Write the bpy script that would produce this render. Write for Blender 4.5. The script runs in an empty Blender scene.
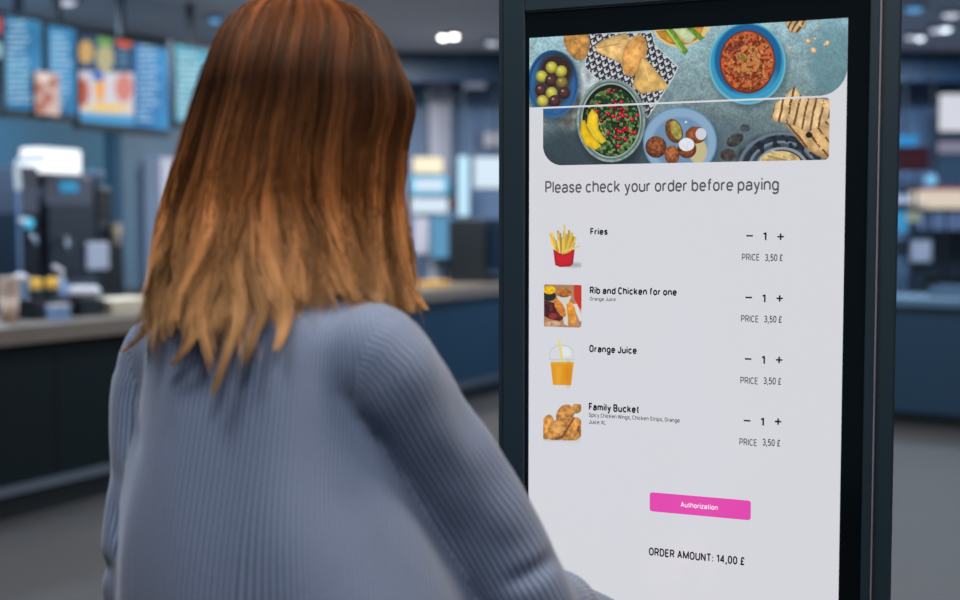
import bpy, math, random
import numpy as np
from mathutils import Vector, Matrix
random.seed(7); RNG = np.random.default_rng(7)
SC = bpy.context.scene; COL = SC.collection
R = math.radians; PI = math.pi

# ------------------------------------------------------------------ camera
FPX = 1253.0                                   # focal length in pixels of a 960 px wide frame
EYE = np.array([0.0, 0.0, 1.42]); PITCH = math.atan(72 / FPX)
cam = bpy.data.cameras.new('camera'); camo = bpy.data.objects.new('camera', cam); COL.objects.link(camo)
cam.sensor_width = 36; cam.lens = FPX * 36 / 960
camo.location = EYE; camo.rotation_euler = (PI / 2 - PITCH, 0, 0)
cam.dof.use_dof = True; cam.dof.focus_distance = 1.80; cam.dof.aperture_fstop = 2.4
cam.clip_start = .05; cam.clip_end = 60
SC.camera = camo
SC.view_settings.view_transform = 'Standard'; SC.view_settings.look = 'None'
SC.view_settings.gamma = 1; SC.view_settings.exposure = 0; SC.view_settings.use_curve_mapping = False

# ------------------------------------------------------------------ world and lamps
w = bpy.data.worlds.new('world'); SC.world = w; w.use_nodes = True
w.node_tree.nodes['Background'].inputs[0].default_value = (.40, .53, .72, 1)
w.node_tree.nodes['Background'].inputs[1].default_value = .165

def area(name, loc, size, watts, col, rot=(0, 0, 0)):
    l = bpy.data.lights.new(name, 'AREA'); l.shape = 'DISK'; l.size = size; l.energy = watts; l.color = col
    o = bpy.data.objects.new(name, l); o.location = loc; o.rotation_euler = rot; COL.objects.link(o); return o
WARM = (1, .78, .6); COOL = (.62, .8, 1); WHITE = (1, .93, .9)
CEIL = 3.0
# area lights under the ceiling, no fixtures; second added to brighten the woman's arm
LAMPS = [(-.60, .75, .6, 20, WHITE), (.15, -.15, .6, 24, WHITE), (.75, 1.25, .5, 32, WARM), (-1.7, 3.2, .6, 55, COOL), (.9, 4.6, .6, 55, WHITE),
         (-2.9, 5.4, .6, 80, COOL), (-.3, 7.6, .6, 100, COOL), (2.9, 7.0, .6, 90, COOL), (-3.6, 8.2, .5, 75, COOL),
         (-1.0, 10.2, .5, 90, WHITE), (1.9, 10.4, .5, 90, COOL), (3.9, 10.2, .5, 80, COOL)]
for i, (x, y, s, e, c) in enumerate(LAMPS):
    area('ceiling_area_light', (x, y, CEIL - .04), s, e, c)

# ------------------------------------------------------------------ pixel rays, planes
CP, SP = math.cos(PITCH), math.sin(PITCH)
def ray(px, py):
    x = (px - 480) / FPX; y = (300 - py) / FPX
    return np.array([x, CP + y * SP, -SP + y * CP])
def at(px, py, Y):
    d = ray(px, py); return EYE + d * (Y / d[1])
def proj(P):
    d = np.asarray(P) - EYE
    zc = d[..., 1] * CP - d[..., 2] * SP; yc = d[..., 1] * SP + d[..., 2] * CP
    return 480 + FPX * d[..., 0] / zc, 300 - FPX * yc / zc
class Plane:                                    # vertical plane: origin (x,y), direction e; toward = normal to the viewer
    def __init__(s, o, e):
        e = np.array(e, float); e /= np.linalg.norm(e); s.o = np.array(o, float); s.e = e
        s.n = np.array([-e[1], e[0]])
        if s.n @ s.o > 0: s.n = -s.n
    def hit(s, px, py):
        d = ray(px, py); k = (s.o @ s.n) / (d[:2] @ s.n); P = EYE + d * k
        return (P[:2] - s.o) @ s.e, P[2]
    def pt(s, a, z, off=0):
        q = s.o + s.e * a + s.n * off; return np.array([q[0], q[1], z])
    def at_x(s, px): return s.hit(px, 228)[0]

# ------------------------------------------------------------------ objects
ORG = {}
def thing(name, label, cat, loc=(0, 0, 0), group=None):
    o = bpy.data.objects.new(name, None); COL.objects.link(o); o.empty_display_size = .1
    o.location = loc; ORG[o.name] = np.array(loc, float); o['label'] = label; o['category'] = cat
    if group: o['group'] = group
    return o
def link(name, me, mat, parent=None, struct=False, label=None, smooth=False, bevel=0, cat=None, group=None, loc=None, stuff=False):
    o = bpy.data.objects.new(name, me); COL.objects.link(o)
    if mat is not None:
        if not me.materials: me.materials.append(mat)
    org = ORG[parent.name] if parent else np.array(loc if loc is not None else (0, 0, 0), float)
    ORG[o.name] = org
    if np.abs(org).sum() > 0: me.transform(Matrix.Translation(Vector(-org)))
    if parent: o.parent = parent
    else: o.location = org
    if struct: o['kind'] = 'structure'
    if stuff: o['kind'] = 'stuff'
    if label: o['label'] = label
    if cat: o['category'] = cat
    if group: o['group'] = group
    if smooth: me.shade_smooth()
    if bevel:
        m = o.modifiers.new('bevel', 'BEVEL'); m.width = bevel; m.segments = 2; m.limit_method = 'ANGLE'; m.angle_limit = R(40)
    return o
class MB:
    def __init__(s): s.v = []; s.f = []
    def add(s, v, f):
        b = len(s.v); s.v += [tuple(map(float, p)) for p in v]; s.f += [tuple(i + b for i in q) for q in f]; return s
    def box(s, c, size, ang=0):
        x, y, z = np.array(size) / 2; ca, sa = math.cos(ang), math.sin(ang); v = []
        for dz in (-z, z):
            for dx, dy in ((-x, -y), (x, -y), (x, y), (-x, y)):
                v.append((c[0] + dx * ca - dy * sa, c[1] + dx * sa + dy * ca, c[2] + dz))
        return s.add(v, [(3, 2, 1, 0), (4, 5, 6, 7), (0, 1, 5, 4), (1, 2, 6, 5), (2, 3, 7, 6), (3, 0, 4, 7)])
    def pbox(s, P, a0, a1, z0, z1, o0, o1):     # box in a plane's own coordinates
        v = [P.pt(a, z, o) for z in (z0, z1) for a, o in ((a0, o0), (a1, o0), (a1, o1), (a0, o1))]
        return s.add(v, [(3, 2, 1, 0), (4, 5, 6, 7), (0, 1, 5, 4), (1, 2, 6, 5), (2, 3, 7, 6), (3, 0, 4, 7)])
    def lathe(s, c, prof, n=24, sx=1, sy=1):
        v = []; f = []
        for r, z in prof:
            for k in range(n):
                a = 2 * PI * k / n; v.append((c[0] + r * sx * math.cos(a), c[1] + r * sy * math.sin(a), c[2] + z))
        for i in range(len(prof) - 1):
            for k in range(n):
                a, b = i * n + k, i * n + (k + 1) % n; f.append((a, b, b + n, a + n))
        f.append(tuple(range(n))[::-1]); f.append(tuple((len(prof) - 1) * n + k for k in range(n)))
        return s.add(v, f)
    def loft(s, secs, n=24, sq=1):               # secs: centre, axis u*ru, axis v*rv
        v = []; f = []; pw = lambda q: math.copysign(abs(q) ** sq, q)
        for c, u, w_ in secs:
            c, u, w_ = map(np.array, (c, u, w_))
            for k in range(n):
                a = 2 * PI * k / n; v.append(c + u * pw(math.cos(a)) + w_ * pw(math.sin(a)))
        for i in range(len(secs) - 1):
            for k in range(n):
                a, b = i * n + k, i * n + (k + 1) % n; f.append((a, b, b + n, a + n))
        f.append(tuple(range(n))[::-1]); f.append(tuple((len(secs) - 1) * n + k for k in range(n)))
        return s.add(v, f)
    def tube(s, pts, rad, n=16, cap=True):
        pts = [np.array(p, float) for p in pts]; rad = rad if hasattr(rad, '__len__') else [rad] * len(pts)
        if cap:
            d0 = pts[0] - pts[1]; d0 /= np.linalg.norm(d0); d1 = pts[-1] - pts[-2]; d1 /= np.linalg.norm(d1)
            r0, r1 = rad[0], rad[-1]
            pts = [pts[0] + d0 * r0 * .95, pts[0] + d0 * r0 * .6] + pts + [pts[-1] + d1 * r1 * .6, pts[-1] + d1 * r1 * .95]
            rad = [r0 * .3, r0 * .8] + list(rad) + [r1 * .8, r1 * .3]
        secs = []; up = np.array([.13, .21, .97])
        for i, p in enumerate(pts):
            t = pts[min(i + 1, len(pts) - 1)] - pts[max(i - 1, 0)]; t /= np.linalg.norm(t)
            u = np.cross(t, up)
            if np.linalg.norm(u) < .15: u = np.cross(t, np.array([1., 0, 0]))
            u /= np.linalg.norm(u)
            if secs and u @ last < 0: u = -u
            last = u; w_ = np.cross(t, u); secs.append((p, u * rad[i], w_ * rad[i]))
        return s.loft(secs, n)
    def ball(s, c, r, n=16):
        r = r if hasattr(r, '__len__') else (r, r, r)
        secs = []
        for i in range(1, n):
            a = PI * i / n; secs.append(((c[0], c[1], c[2] - r[2] * math.cos(a)), (r[0] * math.sin(a), 0, 0), (0, r[1] * math.sin(a), 0)))
        return s.loft(secs, 2 * n)
    def mesh(s, name='m'):
        me = bpy.data.meshes.new(name); me.from_pydata(s.v, [], s.f); me.update(); return me
    def obj(s, name, mat, parent=None, **k): return link(name, s.mesh(name), mat, parent, **k)
def spline(pts, n):
    pts = np.array(pts, float); m = len(pts); t = np.linspace(0, m - 1, n); out = []
    for x in t:
        i = min(int(x), m - 2); u = x - i
        p0, p1, p2, p3 = pts[max(i - 1, 0)], pts[i], pts[i + 1], pts[min(i + 2, m - 1)]
        out.append(.5 * (2 * p1 + (p2 - p0) * u + (2 * p0 - 5 * p1 + 4 * p2 - p3) * u * u + (3 * p1 - p0 - 3 * p2 + p3) * u ** 3))
    return np.array(out)

# ------------------------------------------------------------------ materials
def lin(c):
    c = np.asarray(c, float) / 255; return np.where(c <= .04045, c / 12.92, ((c + .055) / 1.055) ** 2.4)
def rgba(c): return tuple(lin(c)) + (1,)
def mat(name, c, rough=.5, metal=0, var=.15, scale=6, stretch=(1, 1, 1), bump=0, coat=0, spec=.5, sub=0, trans=0):
    m = bpy.data.materials.new(name); m.use_nodes = True; nt = m.node_tree; b = nt.nodes['Principled BSDF']
    tc = nt.nodes.new('ShaderNodeTexCoord'); mp = nt.nodes.new('ShaderNodeMapping'); mp.inputs['Scale'].default_value = stretch
    no = nt.nodes.new('ShaderNodeTexNoise'); no.inputs['Scale'].default_value = scale; no.inputs['Detail'].default_value = 5
    nt.links.new(tc.outputs['Object'], mp.inputs[0]); nt.links.new(mp.outputs[0], no.inputs['Vector'])
    mx = nt.nodes.new('ShaderNodeMix'); mx.data_type = 'RGBA'; l = lin(c)
    mx.inputs[6].default_value = tuple(l * (1 - var)) + (1,); mx.inputs[7].default_value = tuple(np.clip(l * (1 + var), 0, 1)) + (1,)
    nt.links.new(no.outputs[0], mx.inputs[0]); nt.links.new(mx.outputs[2], b.inputs['Base Color'])
    b.inputs['Roughness'].default_value = rough; b.inputs['Metallic'].default_value = metal
    b.inputs['Coat Weight'].default_value = coat; b.inputs['Specular IOR Level'].default_value = spec
    b.inputs['Transmission Weight'].default_value = trans
    if bump:
        bp = nt.nodes.new('ShaderNodeBump'); bp.inputs['Strength'].default_value = bump; bp.inputs['Distance'].default_value = .01
        nt.links.new(no.outputs[0], bp.inputs['Height']); nt.links.new(bp.outputs[0], b.inputs['Normal'])
    return m
def glow(name, c, s=1.0, rough=.2):
    m = mat(name, (8, 10, 12), rough, var=.05); b = m.node_tree.nodes['Principled BSDF']
    b.inputs['Emission Color'].default_value = rgba(c); b.inputs['Emission Strength'].default_value = s; return m
def picmat(name, s=1.0, rough=.15):
    m = mat(name, (8, 10, 12), rough, var=.05, spec=.25); nt = m.node_tree; b = nt.nodes['Principled BSDF']
    a = nt.nodes.new('ShaderNodeAttribute'); a.attribute_name = 'Col'
    nt.links.new(a.outputs['Color'], b.inputs['Emission Color']); b.inputs['Emission Strength'].default_value = s; return m
M = dict(slate=mat('slate_wall_paint', (72, 96, 114), .6),edge=mat('edge_highlight_paint', (128, 130, 144), .6, var=.1),
    frame=mat('dark_powder_coated_metal', (33, 52, 64), .42, 0, .12, 3, spec=.4),
    chrome=mat('brushed_steel_trim', (150, 155, 165), .3, .9, .1, 20),
    black=mat('black_glass', (8, 17, 22), .12, var=.05, spec=.35),
    black_plastic=mat('black_plastic', (20, 25, 28), .4, var=.1),
    darkmachine=mat('dark_grey_machine_casing', (40, 48, 58), .4, .2, .12),
    midmachine=mat('grey_machine_casing', (78, 82, 94), .4, .2, .12),
    steel=mat('stainless_steel', (150, 158, 170), .28, .9, .08, 12),
    floor=mat('floor_tile', (66, 60, 56), .62, spec=.3, var=.1, scale=1.5, bump=.02),
    ceiling=mat('painted_ceiling', (205, 208, 214), .85, var=.1, scale=.7),
    teal=mat('teal_wall_paint', (34, 92, 118), .6, var=.12, scale=.9),
    grey=mat('grey_blue_wall_panel', (96, 120, 152), .6, var=.12, scale=.8),
    palegrey=mat('pale_column_paint', (165, 168, 182), .5, var=.08, scale=1.2),
    bulk=mat('deep_blue_bulkhead', (26, 62, 92), .5, var=.15),
    counterfront=mat('dark_green_counter_panel', (8, 19, 21), .6, spec=.2, var=.35, scale=9, stretch=(6, 6, .25)),
    bluefront=mat('deep_blue_counter_panel', (22, 50, 68), .45, var=.15, scale=2),
    top=mat('brown_grey_counter_top', (112, 98, 86), .45, var=.14, scale=5, coat=.0),
    toekick=mat('dark_toe_kick', (18, 24, 26), .5),
    beige=mat('tan_paper', (176, 148, 128), .7, var=.08), white=mat('white_paper', (196, 186, 186), .7, var=.05),
    yellow=mat('amber_plastic', (236, 176, 60), .35, var=.1), bluep=mat('pale_blue_plastic', (112, 134, 162), .35, var=.1),
    red=mat('dark_red_panel', (110, 30, 38), .5), cream=mat('cream_board', (220, 200, 170), .6),
    skin=mat('skin', (214, 160, 134), .5, var=.06, scale=12), nail=mat('nail', (228, 170, 158), .25),
    jeans=mat('dark_blue_denim', (34, 44, 66), .8, var=.25, scale=90, bump=.2), shoe=mat('black_leather', (22, 21, 22), .35, var=.2),
    sole=mat('white_rubber', (205, 202, 196), .6), eyew=mat('eye_white', (232, 230, 226), .15, var=.02), iris=mat('brown_iris', (70, 44, 26), .1),
    lip=mat('lips', (176, 84, 82), .4), button=mat('white_shirt_button', (220, 220, 225), .3),
)

# ------------------------------------------------------------------ painting helpers (pictures on screens)
def vnoise(x, y, s, seed=0):
    x = np.asarray(x) / s + seed * 17.3; y = np.asarray(y) / s + seed * 7.9
    xi = np.floor(x).astype(int); yi = np.floor(y).astype(int); fx = x - xi; fy = y - yi
    fx = fx * fx * (3 - 2 * fx); fy = fy * fy * (3 - 2 * fy)
    def h(a, b):
        n = (a * 374761393 + b * 668265263 + seed * 69069) & 0xffffffff; n = ((n ^ (n >> 13)) * 1274126177) & 0xffffffff
        return ((n ^ (n >> 16)) & 0xffff) / 65535.
    return (h(xi, yi) * (1 - fx) + h(xi + 1, yi) * fx) * (1 - fy) + (h(xi, yi + 1) * (1 - fx) + h(xi + 1, yi + 1) * fx) * fy
def fbm(x, y, s, seed=0): return (vnoise(x, y, s, seed) * .55 + vnoise(x, y, s / 2.1, seed + 1) * .3 + vnoise(x, y, s / 4.3, seed + 2) * .15)
class Paint:
    def __init__(s, X, Y): s.X, s.Y = X, Y; s.c = np.zeros(X.shape + (3,)) + 215.
    def put(s, m, col, a=1.):
        m = (np.clip(m, 0, 1) * a)[..., None]; col = np.asarray(col, float)
        s.c = s.c * (1 - m) + col * m
    def rad(s, cx, cy, rx, ry, ang=0):
        ca, sa = math.cos(R(ang)), math.sin(R(ang)); dx = s.X - cx; dy = s.Y - cy
        return np.sqrt(((dx * ca + dy * sa) / rx) ** 2 + ((-dx * sa + dy * ca) / ry) ** 2)
    def ell(s, cx, cy, rx, ry, col, ang=0, a=1., soft=.5, ball=0, tex=0, ts=2, seed=1):
        r = s.rad(cx, cy, rx, ry, ang); m = np.clip((1 - r) * min(rx, ry) / soft + .5, 0, 1)
        c = np.zeros(s.c.shape) + np.asarray(col, float)
        if ball: c = c * (1 + ball * (.45 - r ** 2 * .75 - .25 * (s.Y - cy) / ry))[..., None]
        if tex: c = c * (1 + tex * (fbm(s.X, s.Y, ts, seed) - .5) * 2)[..., None]
        s.put(m, np.clip(c, 0, 255), a)
    def poly(s, pts, col, a=1., tex=0, ts=3, seed=1, stripes=None, soft=.5):
        pts = np.array(pts, float); n = len(pts); ins = np.zeros(s.X.shape, bool); dist = np.full(s.X.shape, 1e9)
        for i in range(n):
            (x1, y1), (x2, y2) = pts[i], pts[(i + 1) % n]
            if y1 != y2:
                c = ((y1 > s.Y) != (y2 > s.Y)) & (s.X < (x2 - x1) * (s.Y - y1) / (y2 - y1) + x1); ins ^= c
            dx, dy = x2 - x1, y2 - y1; L = dx * dx + dy * dy + 1e-9
            t = np.clip(((s.X - x1) * dx + (s.Y - y1) * dy) / L, 0, 1)
            dist = np.minimum(dist, np.hypot(s.X - x1 - t * dx, s.Y - y1 - t * dy))
        m = np.clip(np.where(ins, dist, -dist) / soft + .5, 0, 1)
        c = np.zeros(s.c.shape) + np.asarray(col, float)
        if tex: c = c * (1 + tex * (fbm(s.X, s.Y, ts, seed) - .5) * 2)[..., None]
        if tex: c = c * (1 - .25 * np.exp(-dist / 1.5))[..., None]
        if stripes:
            ang, per, dcol, wd = stripes; q = (s.X * math.cos(R(ang)) + s.Y * math.sin(R(ang)) + 2 * fbm(s.X, s.Y, 8, 9)) / per
            k = (np.abs(q - np.floor(q) - .5) < wd)[..., None] * (fbm(s.X, s.Y, 3, 4) > .35)[..., None]
            c = np.where(k, np.asarray(dcol, float) + 0 * c, c)
        s.put(m, np.clip(c, 0, 255), a)
    def line(s, x1, y1, x2, y2, wd, col, a=1.):
        dx, dy = x2 - x1, y2 - y1; t = np.clip(((s.X - x1) * dx + (s.Y - y1) * dy) / (dx * dx + dy * dy + 1e-9), 0, 1)
        s.put(np.clip((wd / 2 - np.hypot(s.X - x1 - t * dx, s.Y - y1 - t * dy)) / .5 + .5, 0, 1), col, a)
def grid_picture(name, P, a0, a1, z0, z1, off, na, nz, paint, material, parent, mask=None, **k):
    A, Z = np.meshgrid(np.linspace(a0, a1, na + 1), np.linspace(z0, z1, nz + 1))
    V = np.stack([P.o[0] + P.e[0] * A + P.n[0] * off, P.o[1] + P.e[1] * A + P.n[1] * off, Z], -1)
    X, Y = proj(V); col = lin(np.clip(paint(X, Y), 0, 255))
    i = np.arange((na + 1) * (nz + 1)).reshape(nz + 1, na + 1)
    F = np.stack([i[:-1, :-1], i[:-1, 1:], i[1:, 1:], i[1:, :-1]], -1)
    if mask is not None:
        mk = mask((A[:-1, :-1] + A[1:, 1:]) / 2, (Z[:-1, :-1] + Z[1:, 1:]) / 2); F = F[mk]
    F = F.reshape(-1, 4)
    me = bpy.data.meshes.new(name); V = V.reshape(-1, 3); me.vertices.add(len(V)); me.vertices.foreach_set('co', V.ravel())
    me.loops.add(F.size); me.polygons.add(len(F)); me.loops.foreach_set('vertex_index', F.ravel())
    me.polygons.foreach_set('loop_start', np.arange(0, F.size, 4)); me.update(calc_edges=True)
    ca = me.color_attributes.new('Col', 'FLOAT_COLOR', 'POINT'); c4 = np.concatenate([col.reshape(-1, 3), np.ones((len(V), 1))], 1)
    ca.data.foreach_set('color', c4.ravel().astype(np.float32))
    return link(name, me, material, parent, **k)
def rr(a0, a1, z0, z1, tl, tr, br, bl):          # rounded rectangle test, a radius per corner
    def f(A, Z):
        ok = (A >= a0) & (A <= a1) & (Z >= z0) & (Z <= z1)
        for r, ca, cz, sa, sz in ((tl, a0, z1, 1, -1), (tr, a1, z1, -1, -1), (br, a1, z0, -1, 1), (bl, a0, z0, 1, 1)):
            if r > 0:
                x = (A - (ca + sa * r)) * -sa; z = (Z - (cz + sz * r)) * -sz
                ok &= ~((x > 0) & (z > 0) & (x * x + z * z > r * r))
        return ok
    return f

# ------------------------------------------------------------------ restaurant frame: counter line, wall lines
D = np.array([.466, .885]); D /= np.linalg.norm(D); NB = np.array([-D[1], D[0]])      # along the counter, and behind it
P0 = np.array([-2.30, 6.0])
CL = Plane(P0, D)                                # CL.n points to the viewer, so offsets behind are negative
WALL = Plane(P0 + NB * 2.6, D)
ANG = math.atan2(D[1], D[0])
YB = 12.2

# ------------------------------------------------------------------ structure
MB().box((0, 6, -.05), (18, 18, .1)).obj('floor', M['floor'], struct=True)
MB().box((0, 6, CEIL + .05), (18, 18, .1)).obj('ceiling', M['ceiling'], struct=True)
tb = (YB - WALL.o[1]) / D[1]; xb = WALL.o[0] + D[0] * tb
MB().pbox(WALL, -5, tb, 0, CEIL, -.15, 0).obj('wall_left', M['teal'], struct=True)
MB().box(((xb + 9) / 2, YB + .08, CEIL / 2), (9 - xb, .16, CEIL)).obj('wall_back', M['grey'], struct=True)
MB().box(((xb + 9) / 2 + .3, YB - .75, 2.87), (8.4 - xb, .12, .26)).obj('trim_1', M['bulk'], struct=True)
MB().pbox(WALL, WALL.at_x(112), WALL.at_x(182), 0, CEIL, 0, .12).obj('trim_2', M['slate'], struct=True)

# ceiling fixtures
def fixture(x, y, r, label, em, strength_col):
    t = thing('ceiling_light', label, 'ceiling light', (x, y, CEIL - .03), 'round lights set in the ceiling')
    MB().lathe((x, y, CEIL - .03), [(r * .86, 0), (r * 1.08, 0), (r * 1.12, .012), (r * 1.12, .03), (r * .86, .03)], 32).obj('ring', M['chrome'], t, smooth=False)
    MB().lathe((x, y, CEIL - .024), [(r * .25, -.03), (r * .6, -.022), (r * .85, 0), (r * .85, .012)], 32).obj('diffuser', em, t)
g_white = glow('lamp_diffuser', (255, 246, 238), 9); g_blue = glow('blue_lamp_diffuser', (90, 150, 200), 1.2); g_mid = glow('mid_lamp_diffuser', (200, 210, 222), 3.2); g_dim = glow('dim_lamp_diffuser', (170, 176, 190), 1.6)
vis = [(443, 37, .045, g_white, 'bright round ceiling light between the head and the kiosk, left one of the close pair'),
       (454, 36, .045, g_white, 'bright round ceiling light between the head and the kiosk, right one of the close pair'),
       (492, 43, .07, g_dim, 'dim round ceiling light close to the left edge of the kiosk'),
       (920, 38, .05, g_mid, 'bright round ceiling light right of the kiosk, lowest of the cluster'),
       (910, 37, .05, g_dim, 'dim round ceiling light touching the lowest bright one right of the kiosk'),
       (946, 29, .055, g_mid, 'bright round ceiling light right of the kiosk, middle of the cluster'),
       (936, 30, .06, g_dim, 'dim round ceiling light beside the middle bright one right of the kiosk'),
       (951, 15, .08, g_dim, 'greyish round ceiling light right of the kiosk near the upper right corner'),
       (914, 9, .08, g_blue, 'bluish round ceiling light right of the kiosk at the top edge'),
       (66, 2, .09, g_dim, 'dim round ceiling light above the menu boards at the top edge'),
       (215, 20, .06, g_blue, 'faint bluish ceiling light left of the head above the menu boards')]
for px, py, r, em, lb in vis:
    d = ray(px, py); k = (CEIL - .03 - 1.42) / d[2]; p = EYE + d * k; fixture(p[0], p[1], r, lb, em, 1)

# ------------------------------------------------------------------ the long counter
TOP = .945
t = thing('service_counter', 'long dark service counter with a brown grey top running behind the woman', 'counter', (P0[0], P0[1], 0))
MB().pbox(CL, -4, 6.3, TOP - .09, TOP, -.72, .05).obj('counter_top', M['top'], t, bevel=.006)
MB().pbox(CL, -4, 2.6, .13, TOP - .075, -.68, 0).obj('front_panel', M['counterfront'], t, label='dark green black front panel')
MB().pbox(CL, 2.6, 6.3, .13, TOP - .075, -.68, 0).obj('front_panel', M['bluefront'], t, label='dark blue front panel')
MB().pbox(CL, -4, 6.3, .125, .17, .001, .02).obj('kick_strip', M['steel'], t, label='brushed metal strip')
MB().pbox(CL, -4, 6.3, 0, .13, -.62, -.02).obj('toe_kick', M['toekick'], t)
for a in np.arange(-3.7, 2.6, .45):
    MB().pbox(CL, a, a + .008, .16, TOP - .08, .0, .006).obj('panel_joint', M['toekick'], t)
# second counter right of the kiosk
C2 = Plane((1.75, 9.75), (1, -.62))
t = thing('service_counter', 'deep blue counter standing right of the kiosk', 'counter', (1.75, 9.75, 0))
MB().pbox(C2, 0, 3.6, .86, .92, -.7, .05).obj('counter_top', M['slate'], t, bevel=.006)
MB().pbox(C2, 0, 3.6, .1, .86, -.66, 0).obj('front_panel', M['bluefront'], t)
MB().pbox(C2, 0, 3.6, 0, .1, -.6, -.06).obj('toe_kick', M['toekick'], t)
a = C2.at_x(922)
t = thing('serving_tray', 'long slate grey tray on the blue counter right of the kiosk', 'tray', tuple(C2.pt(a, .92, -.4)))
MB().pbox(C2, a, a + .8, .921, .935, -.6, -.25).obj('tray_base', M['slate'], t)
for o0, o1 in ((-.6, -.585), (-.265, -.25)): MB().pbox(C2, a, a + .8, .935, 1.0, o0, o1).obj('tray_rim', M['slate'], t)
# back counter with machines
BK = Plane(P0 + NB * 1.95, D)
t = thing('back_counter', 'dark back counter under the coffee machines behind the service counter', 'counter', tuple(BK.pt(0, 0)))
MB().pbox(BK, -2.5, 5.2, .88, .93, -.6, .03).obj('counter_top', M['black_plastic'], t, bevel=.005)
MB().pbox(BK, -2.5, 5.2, 0, .88, -.58, 0).obj('cabinet_body', M['counterfront'], t)

# ------------------------------------------------------------------ menu boards
MN = Plane(P0 + NB * 1.1, D)
pm = picmat('menu_screen_picture', 1.05, .6)
def textlines(p, x0, x1, y0, y1, col, dens=.62, slope=-.0, seed=1, per=5.6, a=.85):
    yy = p.Y; q = (yy - y0) / per; row = np.floor(q); fr = q - row
    ln = vnoise(row * 1.0, row * 0, 1.0, seed); ext = x0 + (x1 - x0) * (.45 + .55 * ln)
    m = (fr > .25) & (fr < .25 + dens * .7) & (p.X > x0) & (p.X < ext) & (yy > y0) & (yy < y1) & (vnoise(p.X, row * 5, 2.4, seed + 3) > .25)
    p.put(m * 1., col, a)
def menu(px0, px1, ytop, ybot, paint, label, tilt=0):
    (a0, z1), (a1, _) = MN.hit(px0, ytop), MN.hit(px1, ytop + tilt); z0 = MN.hit(px0, ybot)[1]
    t = thing('menu_board', label, 'menu board', tuple(MN.pt((a0 + a1) / 2, z0, 0)), 'menu screens hanging over the counter')
    b = .010
    MB().pbox(MN, a0 - b, a1 + b, z0 - .05, z1 + .03, -.06, 0).obj('housing', M['black_plastic'], t, bevel=.004)
    MB().pbox(MN, (a0 + a1) / 2 - .02, (a0 + a1) / 2 + .02, z1 + b, CEIL, -.05, -.015).obj('hanging_bracket', M['frame'], t)
    grid_picture('display', MN, a0, a1, z0, z1, .002, max(8, int(px1 - px0) * 2), max(8, int(ybot - ytop) * 2), paint, pm, t); return t
def blue(x, y, seed, dark=(28, 88, 140), light=(84, 158, 205)):
    p = Paint(x, y); f = vnoise(x, y, 30, seed)[..., None]; p.c = np.array(dark) * (1 - f) + np.array(light) * f; return p
def m1(x, y):
    p = blue(x, y, 3, (30, 92, 138), (70, 146, 192)); textlines(p, 7, 38, 20, 104, (176, 210, 228), seed=2); return p.c
def m0(x, y):
    p = blue(x, y, 5, (20, 30, 40), (50, 70, 90)); p.ell(0, 25, 6, 8, (200, 80, 60)); p.ell(-2, 50, 6, 8, (150, 190, 200)); return p.c
def m2(x, y):
    p = blue(x, y, 7, (30, 92, 140), (60, 138, 190)); textlines(p, 51, 73, 32, 108, (176, 210, 228), seed=5)
    return p.c
def mfood(x, y):
    p = Paint(x, y); p.c[:] = (206, 178, 172); p.c *= (.85 + .3 * fbm(x, y, 9, 4))[..., None]
    for q in ((38, 88), (48, 98), (41, 107), (52, 82)): p.ell(q[0], q[1], 5.5, 6, (172, 108, 90), soft=2)
    p.ell(45, 78, 6, 4, (226, 214, 206), soft=2); return p.c
def m3(x, y):
    p = blue(x, y, 9, (26, 52, 84), (40, 80, 120))
    p.ell(86, 52, 8, 12, (196, 160, 98), soft=2); p.ell(105, 58, 9, 15, (178, 170, 130), soft=2); p.ell(105, 40, 8, 7, (110, 160, 90), soft=2)
    p.ell(125, 41, 9, 7, (214, 92, 58), soft=2); p.poly([(117, 50), (134, 50), (134, 68), (117, 68)], (42, 78, 110)); textlines(p, 119, 132, 50, 68, (120, 160, 190), seed=8)
    p.poly([(77, 71), (134, 73), (134, 116), (77, 112)], (206, 204, 214)); p.poly([(77, 112), (134, 116), (134, 126), (77, 122)], (70, 150, 200))
    for cx, cy, rx, ry, c in ((83, 92, 6, 14, (178, 84, 60)), (100, 88, 5, 15, (232, 164, 80)), (124, 88, 9, 14, (206, 130, 120)), (98, 76, 6, 5, (60, 110, 190)), (108, 108, 22, 4, (232, 196, 110))):
        p.ell(cx, cy, rx, ry, c, soft=2)
    q = blue(x, y, 11, (24, 98, 160), (66, 152, 206)); textlines(q, 138, 165, 44, 122, (182, 214, 234), seed=12)
    p.put((x > 135) * 1., q.c); return p.c
def m5(x, y):
    p = blue(x, y, 14, (56, 136, 164), (96, 178, 200)); textlines(p, 177, 205, 52, 118, (196, 226, 232), seed=15); return p.c
menu(-30, 1, 12, 103, m0, 'dark menu screen cut by the left edge of the picture')
menu(4, 41, 15, 108, m1, 'blue menu screen with white text lines, leftmost whole one')
tm_ = menu(47.5, 74.5, 25, 112, m2, 'narrow blue menu screen with a pale food picture at its lower left')
a0, z1 = MN.hit(31, 71); a1 = MN.at_x(58); z0 = MN.hit(45, 115)[1]
MB().pbox(MN, a0, a1, z0, z1, .004, .03).obj('picture_backing', M['black_plastic'], tm_)
grid_picture('food_picture', MN, a0, a1, z0, z1, .032, 54, 90, mfood, pm, tm_, label='pale food picture panel')
menu(78.5, 167, 33, 121, m3, 'wide menu screen with food pictures left and blue text right', 5)
menu(175, 212, 44, 121, m5, 'teal menu screen partly hidden by the hair')

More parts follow.
